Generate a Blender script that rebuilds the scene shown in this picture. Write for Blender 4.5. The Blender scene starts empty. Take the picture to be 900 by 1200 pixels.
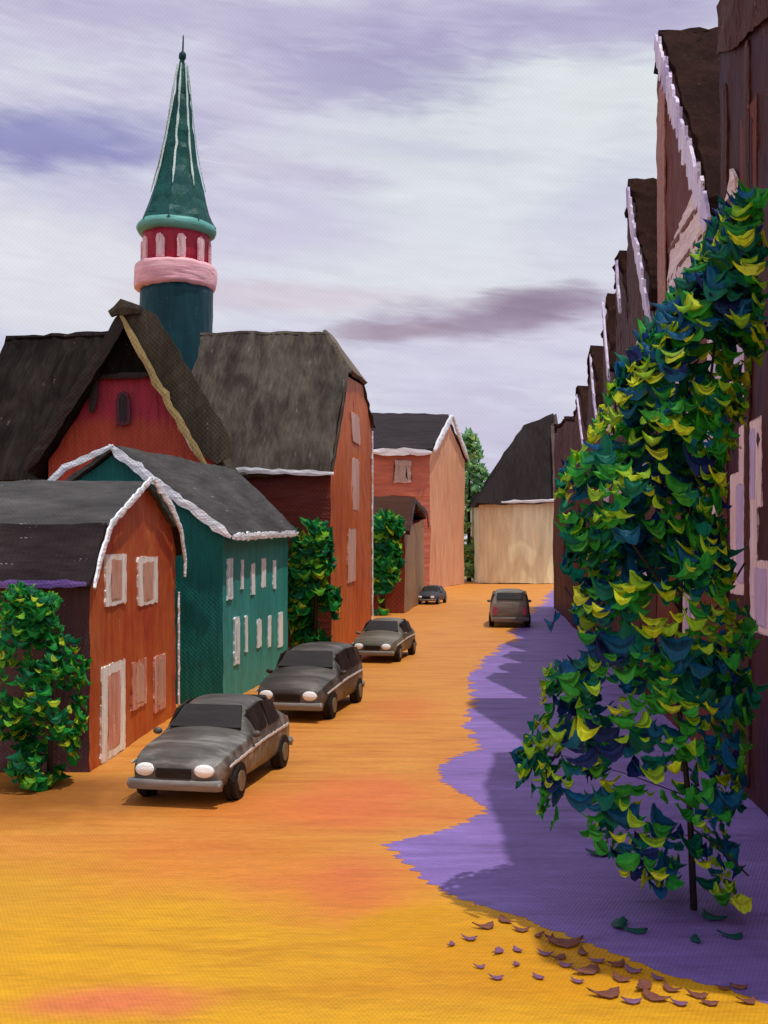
import bpy, bmesh, math, random
from mathutils import Vector, Matrix, noise
R = math.radians
scene = bpy.context.scene
C = scene.collection
rng = random.Random(7)
H = 4.4      # eye height of the painter
F = 1250.0   # focal length in photo pixels, used only to work out where things stand

def lin(c):
    o = []
    for v in c[:3]:
        v /= 255.0
        o.append(v / 12.92 if v <= 0.04045 else ((v + 0.055) / 1.055) ** 2.4)
    return (*o, 1.0)

def W(px, py, d):            # a point d metres down the street
    return Vector(((px - 450) / F * d, d, H - (py - 640) / F * d))
def G(px, py):               # a point on the ground
    d = H * F / (py - 640)
    return Vector(((px - 450) / F * d, d, 0))

# ------------------------------------------------------------------ materials
def nd(nt, typ, **kw):
    n = nt.nodes.new(typ)
    for k, v in kw.items(): setattr(n, k, v)
    return n
def mth(nt, op, a, b=None, c=None):
    n = nd(nt, 'ShaderNodeMath', operation=op)
    for i, v in enumerate((a, b, c)):
        if v is None: continue
        if isinstance(v, (int, float)): n.inputs[i].default_value = v
        else: nt.links.new(v, n.inputs[i])
    return n.outputs[0]
def mixc(nt, f, a, b, blend='MIX'):
    n = nd(nt, 'ShaderNodeMix', data_type='RGBA', blend_type=blend)
    for i, v in ((0, f), (6, a), (7, b)):
        if isinstance(v, (int, float)): n.inputs[i].default_value = v
        elif isinstance(v, tuple): n.inputs[i].default_value = v
        else: nt.links.new(v, n.inputs[i])
    return n.outputs[2]
def ramp(nt, fac, stops):
    n = nd(nt, 'ShaderNodeValToRGB')
    el = n.color_ramp.elements
    while len(el) < len(stops): el.new(0.5)
    for e, (p, c) in zip(el, stops):
        e.position = p; e.color = c
    nt.links.new(fac, n.inputs[0])
    return n.outputs[0]
def smooth(nt, v, lo, hi, a=0.0, b=1.0):
    n = nd(nt, 'ShaderNodeMapRange', interpolation_type='SMOOTHSTEP')
    nt.links.new(v, n.inputs[0])
    n.inputs[1].default_value = lo; n.inputs[2].default_value = hi
    n.inputs[3].default_value = a; n.inputs[4].default_value = b
    return n.outputs[0]

STRETCH = {'x': (.16, 1, 1), 'y': (1, .16, 1), 'z': (1, 1, .14), 'xy': (.2, .2, 1), 'n': (1, 1, 1), 'yz': (1, .25, .25)}
def paint(name, cols, d=20, stroke='z', gain=1.0, bump=1.0, rough=.5, spec=.22, fleck=None, fleck_amt=.0, rot=(0, 0, 0), size=1.0, weave=1.0, seed=0.0, top=None):
    """thick brushed paint over a coarse woven ground; d sets how coarse the strokes are"""
    m = bpy.data.materials.new(name); m.use_nodes = True
    nt = m.node_tree; L = nt.links; b = nt.nodes['Principled BSDF']
    tc = nd(nt, 'ShaderNodeTexCoord')
    mp = nd(nt, 'ShaderNodeMapping'); L.new(tc.outputs['Object'], mp.inputs[0])
    s = STRETCH[stroke]; mp.inputs['Scale'].default_value = s; mp.inputs['Rotation'].default_value = rot
    mp.inputs['Location'].default_value = (seed, seed * 1.7, seed * .6)
    n1 = nd(nt, 'ShaderNodeTexNoise'); L.new(mp.outputs[0], n1.inputs['Vector'])
    n1.inputs['Scale'].default_value = 60.0 / d / size; n1.inputs['Detail'].default_value = 5; n1.inputs['Roughness'].default_value = .6; n1.inputs['Distortion'].default_value = .35
    n2 = nd(nt, 'ShaderNodeTexNoise'); L.new(tc.outputs['Object'], n2.inputs['Vector'])
    n2.inputs['Scale'].default_value = 13.0 / d / size; n2.inputs['Detail'].default_value = 3
    f = mth(nt, 'ADD', mth(nt, 'MULTIPLY', n1.outputs[0], .55), mth(nt, 'MULTIPLY', n2.outputs[0], .45))
    k = len(cols)
    stops = [(.5 + (i / (k - 1) - .5) * .42, lin(c)) for i, c in enumerate(cols)] if k > 1 else [(0, lin(cols[0])), (1, lin(cols[0]))]
    col = ramp(nt, f, stops)
    sx = nd(nt, 'ShaderNodeSeparateXYZ'); L.new(tc.outputs['Object'], sx.inputs[0])
    kk = 2 * math.pi / (0.0042 * d)
    wv = mth(nt, 'MULTIPLY', mth(nt, 'SINE', mth(nt, 'MULTIPLY', mth(nt, 'ADD', sx.outputs[0], sx.outputs[1]), kk)),
             mth(nt, 'SINE', mth(nt, 'MULTIPLY', sx.outputs[2], kk)))
    if fleck is not None:
        n3 = nd(nt, 'ShaderNodeTexNoise'); L.new(mp.outputs[0], n3.inputs['Vector'])
        n3.inputs['Scale'].default_value = 200.0 / d; n3.inputs['Detail'].default_value = 4
        msk = smooth(nt, mth(nt, 'ADD', n3.outputs[0], mth(nt, 'MULTIPLY', wv, .05)), .70 - fleck_amt * .2, .78 - fleck_amt * .2)
        col = mixc(nt, msk, col, lin(fleck))
    if top is not None:
        nt_ = nd(nt, 'ShaderNodeTexNoise'); L.new(tc.outputs['Object'], nt_.inputs['Vector']); nt_.inputs['Scale'].default_value = 40.0 / d; nt_.inputs['Detail'].default_value = 5
        zz_ = mth(nt, 'ADD', sx.outputs[2], mth(nt, 'MULTIPLY', mth(nt, 'SUBTRACT', nt_.outputs[0], .5), top[2] * 2.5))
        col = mixc(nt, smooth(nt, zz_, top[1] - top[2], top[1] + top[2]), col, lin(top[0]))
    if gain != 1.0:
        hs = nd(nt, 'ShaderNodeHueSaturation'); hs.inputs['Value'].default_value = gain; L.new(col, hs.inputs['Color']); col = hs.outputs[0]
    ng = nd(nt, 'ShaderNodeTexNoise'); L.new(mp.outputs[0], ng.inputs['Vector'])
    ng.inputs['Scale'].default_value = 300.0 / d; ng.inputs['Detail'].default_value = 3
    g = mth(nt, 'ADD', mth(nt, 'ADD', 1.0, mth(nt, 'MULTIPLY', wv, .10 * weave)), mth(nt, 'MULTIPLY', mth(nt, 'SUBTRACT', ng.outputs[0], .5), .75))
    cg = nd(nt, 'ShaderNodeCombineXYZ')
    for i in range(3): L.new(g, cg.inputs[i])
    col = mixc(nt, 1.0, col, cg.outputs[0], 'MULTIPLY')
    L.new(col, b.inputs['Base Color'])
    b.inputs['Roughness'].default_value = rough
    b.inputs['Specular IOR Level'].default_value = spec
    nb = nd(nt, 'ShaderNodeTexNoise'); L.new(mp.outputs[0], nb.inputs['Vector'])
    nb.inputs['Scale'].default_value = 170.0 / d / size; nb.inputs['Detail'].default_value = 6; nb.inputs['Distortion'].default_value = .6
    h = mth(nt, 'ADD', mth(nt, 'MULTIPLY', wv, .055 * weave), nb.outputs[0])
    bp = nd(nt, 'ShaderNodeBump'); bp.inputs['Strength'].default_value = .75 * bump; bp.inputs['Distance'].default_value = .0022 * d
    L.new(h, bp.inputs['Height']); L.new(bp.outputs[0], b.inputs['Normal'])
    return m

# ------------------------------------------------------------------ objects
def tag(o, label=None, cat=None, group=None, kind=None):
    if label: o['label'] = label
    if cat: o['category'] = cat
    if group: o['group'] = group
    if kind: o['kind'] = kind
    return o
def empty(name, loc, label, cat, group=None):
    o = bpy.data.objects.new(name, None); C.objects.link(o); o.location = loc
    o.empty_display_size = .3
    return tag(o, label, cat, group)
def origin(o):
    v = Vector(o.location)
    while o is not None and o.parent is not None:
        o = o.parent; v = v + Vector(o.location)
    return v
def link(name, bm, mats, parent=None, smooth_=False, world=True):
    if parent is not None and world:
        bmesh.ops.translate(bm, verts=bm.verts, vec=-origin(parent))
    bmesh.ops.recalc_face_normals(bm, faces=bm.faces)
    if bm.edges and not smooth_ and getattr(link, 'soft', False):
        for f in bm.faces: f.smooth = True
        for e in bm.edges:
            if len(e.link_faces) != 2 or e.calc_face_angle(0) > .62: e.smooth = False
    link.soft = False
    me = bpy.data.meshes.new(name); bm.to_mesh(me); bm.free()
    for m in (mats if isinstance(mats, (list, tuple)) else [mats]): me.materials.append(m)
    if smooth_:
        for p in me.polygons: p.use_smooth = True
    o = bpy.data.objects.new(name, me); C.objects.link(o)
    if parent is not None: o.parent = parent
    return o
def solid(bm, vs, fs, mi=0):
    v = [bm.verts.new(p) for p in vs]
    for f in fs:
        fc = bm.faces.new([v[i] for i in f]); fc.material_index = mi
def prism(bm, poly, off, mi=0):
    """closed solid: polygon extruded by the vector off"""
    n = len(poly); off = Vector(off)
    a = [bm.verts.new(Vector(p)) for p in poly]; b = [bm.verts.new(Vector(p) + off) for p in poly]
    fs = [bm.faces.new(a), bm.faces.new(b[::-1])]
    for i in range(n): fs.append(bm.faces.new([a[i], b[i], b[(i + 1) % n], a[(i + 1) % n]]))
    for f in fs: f.material_index = mi
def slab(bm, poly, t, mi=0, flip=False):
    p = [Vector(q) for q in poly]
    n = (p[1] - p[0]).cross(p[2] - p[0]).normalized()
    if flip: n = -n
    prism(bm, p, n * t, mi)
def wobble(bm, d, amp=1.0, L=None, fine=1.0):
    """brush-worked edges: subdivide and push the surface about by a couple of centimetres"""
    L = L or .0075 * d
    bmesh.ops.triangulate(bm, faces=bm.faces)
    for _ in range(8):
        e = [x for x in bm.edges if x.calc_length() > L * 1.6]
        if not e or len(bm.verts) > 24000: break
        bmesh.ops.subdivide_edges(bm, edges=e, cuts=1)
        bmesh.ops.triangulate(bm, faces=bm.faces)
    for v in bm.verts:
        a = noise.noise_vector(v.co * (16.0 / d)) * (.0026 * d * amp)
        b = noise.noise_vector(v.co * (110.0 / d) + Vector((9, 3, 5))) * (.0017 * d * amp * fine)
        v.co += a + b
    link.soft = True
def ribbon(bm, pts, w, t, nrm, d, rag=.35, mi=0):
    """a thick ragged brush-laid board following pts in the plane with normal nrm"""
    nrm = Vector(nrm).normalized(); pts = [Vector(p) for p in pts]
    P = []
    for a, b in zip(pts, pts[1:]):
        k = max(2, int((b - a).length / (.006 * d)))
        P += [a.lerp(b, i / k) for i in range(k)]
    P.append(pts[-1])
    A, B = [], []; sd = rng.uniform(0, 99)
    def jag(i, o): return 1 + rag * 1.3 * noise.noise(Vector((i * .55 + sd, o, 0))) + rag * 1.3 * noise.noise(Vector((i * 1.37 + sd, o + 9, 0)))
    for i, p in enumerate(P):
        tan = (P[min(i + 1, len(P) - 1)] - P[max(i - 1, 0)]).normalized()
        s = nrm.cross(tan).normalized()
        ends = min(1.0, .45 + min(i, len(P) - 1 - i) * .25)
        A.append(p + s * w * .5 * ends * jag(i, 0)); B.append(p - s * w * .5 * ends * jag(i, 40))
    rows = []
    for i in range(len(P)):
        mid = A[i].lerp(B[i], .5 + .2 * noise.noise(Vector((i * .4, sd, 0)))) + nrm * t * (.85 + .25 * noise.noise(Vector((i * .7, sd, 5))))
        rows.append([bm.verts.new(A[i]), bm.verts.new(A[i] + nrm * t * .7), bm.verts.new(mid), bm.verts.new(B[i] + nrm * t * .7), bm.verts.new(B[i])])
    for i in range(len(P) - 1):
        for j in range(5):
            f = bm.faces.new([rows[i][j], rows[i][(j + 1) % 5], rows[i + 1][(j + 1) % 5], rows[i + 1][j]]); f.material_index = mi
    for r in (rows[0], rows[-1]):
        bm.faces.new(r).material_index = mi

def on_face(a, b, s, z, out=.0):
    """point on the vertical wall running from ground point a to b"""
    a = Vector(a); b = Vector(b); p = a.lerp(b, s); t = (b - a).normalized(); n = Vector((t.y, -t.x, 0))
    return Vector((p.x, p.y, z)) + n * out, n
def window(parent, a, b, s, z0, z1, w, d, mframe, mpane, arch=False, name='window', lean=0.0, side=1, pane=True):
    """ragged frame board with a pane set proud of it, on wall a-b"""
    a = Vector(a); b = Vector(b); t = (b - a).normalized(); n = Vector((t.y, -t.x, 0)) * side
    c = a.lerp(b, s)
    def outline(w, z0, z1, rag):
        pts = []
        if arch:
            hw = w / 2; zs = max(z0, z1 - hw * 1.3)
            for x, y in [(-hw, z0), (0, z0), (hw, z0), (hw, (z0 + zs) / 2)] + [(hw * math.cos(q), zs + (z1 - zs) * math.sin(q)) for q in [math.pi * i / 10 for i in range(11)]] + [(-hw, (z0 + zs) / 2)]:
                pts.append((x + rng.uniform(-rag, rag) * .5 + lean * (y - z0), y + rng.uniform(-rag, rag) * .5))
            return pts
        segs = [((-w / 2, z0), (w / 2, z0)), ((w / 2, z0), (w / 2, z1)), ((w / 2, z1), (-w / 2, z1)), ((-w / 2, z1), (-w / 2, z0))]
        for (x0, y0), (x1, y1) in segs:
            k = max(3, int(math.hypot(x1 - x0, y1 - y0) / (.004 * d)))
            for i in range(k):
                u = i / k; x = x0 + (x1 - x0) * u; y = y0 + (y1 - y0) * u
                if arch and y > z1 - w * .5:
                    q = (y - (z1 - w * .5)) / (w * .5); x *= math.sqrt(max(0.02, 1 - q * q * .95))
                pts.append((x + rng.uniform(-rag, rag) + lean * (y - z0), y + rng.uniform(-rag, rag)))
        return pts
    def board(w, z0, z1, off, th, rag):
        bm = bmesh.new()
        P = [Vector((c.x, c.y, 0)) + t * x + Vector((0, 0, y)) + n * off for x, y in outline(w, z0, z1, rag)]
        prism(bm, P, n * th); bmesh.ops.triangulate(bm, faces=bm.faces)
        return bm
    f = link(name, board(w, z0, z1, -.02, .02 + .0014 * d, .0013 * d), mframe, parent)
    if pane:
        link('pane', board(w * .5, z0 + (z1 - z0) * .1, z1 - (z1 - z0) * .1, .0005 * d, .0013 * d, .0013 * d), mpane, f)
    return f

# ------------------------------------------------------------------ palette (surface colours, with light and shade painted into some)
M = {}
M['road'] = None
M['trim'] = paint('white_trim', [(214, 222, 236), (246, 250, 255), (206, 228, 240)], d=26, stroke='xy', rough=.4, bump=1.2)
M['trim_far'] = paint('white_trim_far', [(200, 205, 215), (235, 235, 238)], d=80, stroke='xy', rough=.4)
M['lav_trim'] = paint('lavender_trim', [(150, 125, 185), (215, 200, 235), (240, 235, 240)], d=28, stroke='z', rough=.4, fleck=(60, 40, 50), fleck_amt=.2)
M['grey_roof'] = paint('grey_slate', [(56, 54, 55), (76, 74, 74), (92, 90, 90)], d=24, stroke='xy', rot=(0, 0, .2), fleck=(150, 150, 150), fleck_amt=.05, rough=.9, spec=.04)
M['dark_roof'] = paint('dark_slate', [(36, 30, 33), (50, 43, 45), (64, 58, 60)], d=24, stroke='xy', fleck=(125, 115, 120), fleck_amt=.05, rough=.9, spec=.04)
M['violet'] = paint('violet_fascia', [(95, 70, 140), (130, 100, 175)], d=22, stroke='x')
M['shaded_wall'] = paint('shaded_plum_wall', [(62, 42, 48), (86, 58, 64), (72, 50, 66)], d=22, stroke='z', fleck=(150, 120, 130), fleck_amt=.03)
M['brick'] = paint('rust_red_wall', [(156, 60, 34), (176, 72, 38), (188, 100, 48), (168, 66, 40)], d=24, stroke='z', fleck=(225, 140, 90), fleck_amt=.05)
M['cream'] = paint('cream_frame', [(226, 200, 190), (244, 244, 238), (250, 252, 250)], d=22, stroke='z', rough=.4, bump=1.4, fleck=(190, 110, 80), fleck_amt=.25)
M['rosepane'] = paint('rose_glass', [(190, 120, 100), (214, 170, 150), (176, 140, 130)], d=22, stroke='z', rough=.3)
M['pinkdoor'] = paint('pink_door', [(186, 96, 72), (214, 150, 132), (232, 196, 184)], d=22, stroke='z', rough=.45, bump=1.3, fleck=(245, 235, 228), fleck_amt=.3, size=.6)
M['teal_shaded'] = paint('shaded_teal_wall', [(12, 92, 90), (20, 106, 100), (28, 116, 108)], d=30, stroke='z')
M['teal_lit'] = paint('lit_teal_wall', [(32, 132, 128), (44, 150, 144), (72, 166, 160)], d=32, stroke='z', fleck=(120, 190, 180), fleck_amt=.02)
M['whitepaint'] = paint('white_window', [(226, 244, 250), (250, 255, 255)], d=32, stroke='z', rough=.4)
M['paleglass'] = paint('pale_glass', [(196, 226, 230), (236, 250, 250)], d=32, stroke='z', rough=.25)
M['ch_roof'] = paint('black_brown_roof', [(20, 16, 17), (32, 27, 26), (54, 49, 46)], d=44, stroke='yz', fleck=(86, 80, 72), fleck_amt=.1, rough=.9, spec=.04, size=.8)
M['ch_rake'] = paint('olive_grey_roof', [(50, 46, 38), (76, 70, 60), (96, 90, 76)], d=44, stroke='z', rot=(0, -.55, 0), rough=.9, spec=.04, fleck=(130, 120, 100), fleck_amt=.05)
M['ochre_edge'] = paint('ochre_board', [(110, 96, 66), (164, 146, 96), (190, 170, 120)], d=44, stroke='z', fleck=(210, 150, 40), fleck_amt=.25)
M['magenta'] = paint('magenta_panel', [(150, 38, 60), (168, 50, 74), (146, 42, 56)], d=44, stroke='x')
M['ch_red'] = paint('church_red_wall', [(150, 58, 44), (176, 74, 52), (160, 62, 62)], d=44, stroke='z', top=((162, 44, 66), 9.15, .35))
M['black'] = paint('black_wood', [(38, 28, 28), (54, 42, 40)], d=44, stroke='z')
M['plumglass'] = paint('plum_glass', [(88, 30, 48), (70, 36, 48)], d=44, stroke='z', rough=.3)
M['tower'] = paint('deep_teal_tower', [(8, 50, 62), (12, 62, 72), (16, 72, 76)], d=53, stroke='z', fleck=(60, 120, 130), fleck_amt=.03, weave=.4)
M['spire'] = paint('green_teal_spire', [(8, 62, 62), (14, 82, 76), (18, 70, 84)], d=53, stroke='z', weave=.4)
M['mint'] = paint('mint_cornice', [(70, 150, 144), (120, 184, 174)], d=53, stroke='xy', weave=.2)
M['pink'] = paint('pink_gallery', [(214, 140, 156), (238, 180, 190), (246, 205, 210)], d=53, stroke='xy', bump=.9, weave=.15)
M['crimson'] = paint('crimson_drum', [(150, 30, 54), (172, 44, 66)], d=53, stroke='z')
M['rib'] = paint('pale_rib', [(170, 205, 200), (225, 238, 232)], d=53, stroke='z')
M['hall_roof'] = paint('hall_grey_roof', [(36, 30, 30), (66, 59, 54), (92, 85, 76), (56, 50, 46)], d=46, stroke='yz', bump=1.5, fleck=(112, 106, 96), fleck_amt=.1, rough=.9, spec=.04, size=.7)
M['hall_hip'] = paint('hall_hip_roof', [(100, 92, 80), (130, 120, 106)], d=46, stroke='z', rough=.9, spec=.04)
M['hall_shaded'] = paint('shaded_maroon_wall', [(84, 34, 32), (114, 48, 38), (98, 42, 34)], d=44, stroke='x')
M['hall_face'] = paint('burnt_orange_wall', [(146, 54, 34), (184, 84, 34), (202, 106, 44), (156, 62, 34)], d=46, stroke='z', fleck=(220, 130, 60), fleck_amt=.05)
M['hall_win'] = paint('tan_pink_window', [(190, 130, 110), (226, 190, 176)], d=46, stroke='z', bump=1.4)
M['tan'] = paint('tan_brown_wall', [(116, 86, 54), (146, 112, 72), (100, 74, 52)], d=75, stroke='z')
M['darkbrown'] = paint('dark_brown_roof', [(64, 42, 34), (84, 56, 44)], d=75, stroke='x', fleck=(120, 100, 80), fleck_amt=.1, rough=.9, spec=.04)
M['redbrown'] = paint('red_brown_wall', [(120, 50, 36), (140, 64, 46)], d=75, stroke='z')
M['salmon_front'] = paint('salmon_brick', [(178, 98, 78), (194, 120, 96)], d=110, stroke='x', fleck=(225, 160, 130), fleck_amt=.08, weave=.4)
M['salmon_side'] = paint('peach_brick', [(204, 144, 108), (212, 158, 122), (200, 136, 102)], d=110, stroke='z', fleck=(240, 190, 150), fleck_amt=.08, weave=.4)
M['far_roof'] = paint('charcoal_roof', [(48, 43, 46), (64, 59, 62)], d=110, stroke='x', rough=.9, spec=.04)
M['greywin'] = paint('grey_window', [(170, 140, 130), (206, 190, 180)], d=110, stroke='x')
M['creamwall'] = paint('cream_plaster', [(206, 196, 148), (230, 224, 186), (216, 204, 160)], d=125, stroke='z', fleck=(230, 222, 180), fleck_amt=.06, weave=.15, bump=.6)
M['black_roof'] = paint('black_roof', [(40, 34, 35), (60, 54, 54)], d=125, stroke='yz', rough=.9, spec=.04)
M['brown_roof'] = paint('taupe_roof', [(90, 78, 74), (104, 92, 88)], d=125, stroke='z', rough=.9, spec=.04)
M['row_roof'] = paint('umber_roof', [(30, 18, 16), (44, 27, 22), (62, 38, 32)], d=30, stroke='z', fleck=(90, 64, 56), fleck_amt=.04, rough=.9, spec=.04)
M['row_a'] = paint('plum_brown_wall', [(48, 28, 32), (74, 42, 40), (68, 42, 60), (42, 26, 26)], d=20, stroke='z', fleck=(130, 100, 110), fleck_amt=.05, spec=.03)
M['row_b'] = paint('chestnut_wall', [(84, 40, 34), (112, 58, 48), (92, 48, 46)], d=28, stroke='z', fleck=(176, 126, 112), fleck_amt=.08, spec=.03)
M['row_c'] = paint('umber_wall', [(54, 30, 27), (82, 47, 40), (68, 40, 46)], d=38, stroke='z', fleck=(150, 110, 100), fleck_amt=.06, spec=.03)
M['row_d'] = paint('violet_brown_wall', [(54, 32, 38), (80, 48, 50), (74, 46, 66)], d=55, stroke='z', fleck=(150, 110, 120), fleck_amt=.06, spec=.03)
M['siding'] = paint('pale_pink_siding', [(206, 170, 172), (238, 220, 222), (216, 184, 176)], d=26, stroke='y', bump=1.3, fleck=(150, 96, 84), fleck_amt=.2, spec=.03)
M['siding_lines'] = paint('siding_gap', [(112, 66, 60), (130, 84, 76)], d=26, stroke='y', spec=.03)
M['pinkwin'] = paint('pink_window_frame', [(206, 160, 160), (232, 206, 206), (220, 190, 214)], d=22, stroke='z', bump=1.3, fleck=(150, 90, 90), fleck_amt=.15)
M['lavglass'] = paint('lavender_glass', [(176, 150, 200), (208, 190, 222)], d=30, stroke='z', rough=.3)
M['pilaster'] = paint('rose_brown_pilaster', [(150, 100, 92), (184, 136, 124)], d=28, stroke='x', fleck=(120, 70, 60), fleck_amt=.2, spec=.03)
M['car'] = paint('grey_car_paint', [(44, 41, 38), (88, 84, 78), (158, 156, 150)], d=13, stroke='x', rough=.38, spec=.4, bump=.5)  # pale ramp ends paint highlight strokes into the car colours
M['car2'] = paint('dark_car_paint', [(36, 31, 28), (66, 60, 54), (130, 126, 120)], d=20, stroke='x', rough=.4, spec=.4, bump=.5)
M['car3'] = paint('olive_car_paint', [(60, 54, 44), (98, 92, 78), (150, 144, 130)], d=30, stroke='x', rough=.4, spec=.4, bump=.5)
M['car4'] = paint('slate_car_paint', [(46, 46, 50), (70, 70, 74)], d=60, stroke='x', rough=.4)
M['glass'] = paint('dark_glass', [(26, 20, 18), (40, 34, 30), (62, 56, 50)], d=14, stroke='x', rough=.35, spec=.4, bump=.4)
M['tyre'] = paint('tyre', [(30, 26, 24), (46, 40, 36)], d=16, stroke='n', rough=.8)
M['rim'] = paint('wheel_rim', [(96, 88, 72), (130, 122, 104)], d=16, stroke='n', rough=.4)
M['lamp'] = paint('headlight_lens', [(225, 225, 222), (250, 250, 248)], d=14, stroke='x', rough=.2)
M['bumper'] = paint('bumper', [(110, 108, 106), (150, 148, 144)], d=14, stroke='x', rough=.35, bump=.6)
M['grille'] = paint('grille', [(26, 22, 22), (40, 34, 32)], d=14, stroke='x')
M['chrome'] = paint('bright_strip', [(190, 190, 186), (232, 232, 230)], d=14, stroke='y', rough=.3)
M['tail'] = paint('tail_lamp', [(170, 60, 96), (196, 84, 120)], d=50, stroke='z', rough=.3)
M['bark'] = paint('blue_brown_bark', [(30, 34, 48), (56, 44, 44), (40, 36, 56)], d=12, stroke='z')
def thin(m, amt=.5):
    nt = m.node_tree; b = nt.nodes['Principled BSDF']; out = nt.nodes['Material Output']
    at = nd(nt, 'ShaderNodeVertexColor', layer_name='tone')
    cc = mixc(nt, 1.0, b.inputs['Base Color'].links[0].from_socket, at.outputs[0], 'MULTIPLY'); nt.links.new(cc, b.inputs['Base Color'])
    tr = nd(nt, 'ShaderNodeBsdfTranslucent'); nt.links.new(cc, tr.inputs[0])
    mx = nd(nt, 'ShaderNodeMixShader'); mx.inputs[0].default_value = amt
    nt.links.new(b.outputs[0], mx.inputs[1]); nt.links.new(tr.outputs[0], mx.inputs[2]); nt.links.new(mx.outputs[0], out.inputs[0])
    return m
def leafmats(pfx, cols, d):
    return [thin(m) for m in leafmats_(pfx, cols, d)]
def leafmats_(pfx, cols, d):
    return [paint('%s_leaf_%s' % (pfx, n), c, d=d, stroke='z', rough=.45, spec=.25, bump=1.5, size=.8, weave=.2) for n, c in cols]
LT = leafmats('tree', [('lemon', [(216, 244, 34), (240, 252, 44), (252, 255, 110)]), ('lime', [(140, 222, 44), (186, 238, 52), (220, 246, 90)]),
                       ('mid', [(40, 162, 72), (66, 196, 74), (120, 216, 76)]), ('deep', [(18, 116, 98), (26, 142, 120), (44, 158, 104)]),
                       ('blue', [(20, 82, 150), (28, 116, 172), (44, 146, 170)]), ('navy', [(28, 44, 122), (42, 68, 150)])], 12)
LB = leafmats('shrub', [('lemon', [(206, 240, 40), (232, 250, 70)]), ('lime', [(110, 212, 54), (166, 234, 58)]), ('mid', [(30, 164, 72), (54, 188, 78)]),
                        ('deep', [(16, 122, 78), (22, 144, 92)])], 22)
LF = leafmats('far', [('lime', [(206, 240, 120), (224, 246, 130)]), ('mid', [(160, 220, 140), (186, 232, 156)]), ('deep', [(136, 204, 140), (156, 214, 156)])], 120)
M['dead'] = paint('dry_leaf', [(92, 48, 60), (126, 76, 60), (110, 66, 96)], d=11, stroke='x', bump=1.4)
M['dead2'] = paint('violet_leaf', [(110, 72, 110), (140, 96, 120)], d=11, stroke='x', bump=1.4)
M['leafdark'] = paint('fallen_green_leaf', [(14, 62, 66), (22, 84, 70)], d=11, stroke='x', bump=1.4)

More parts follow.
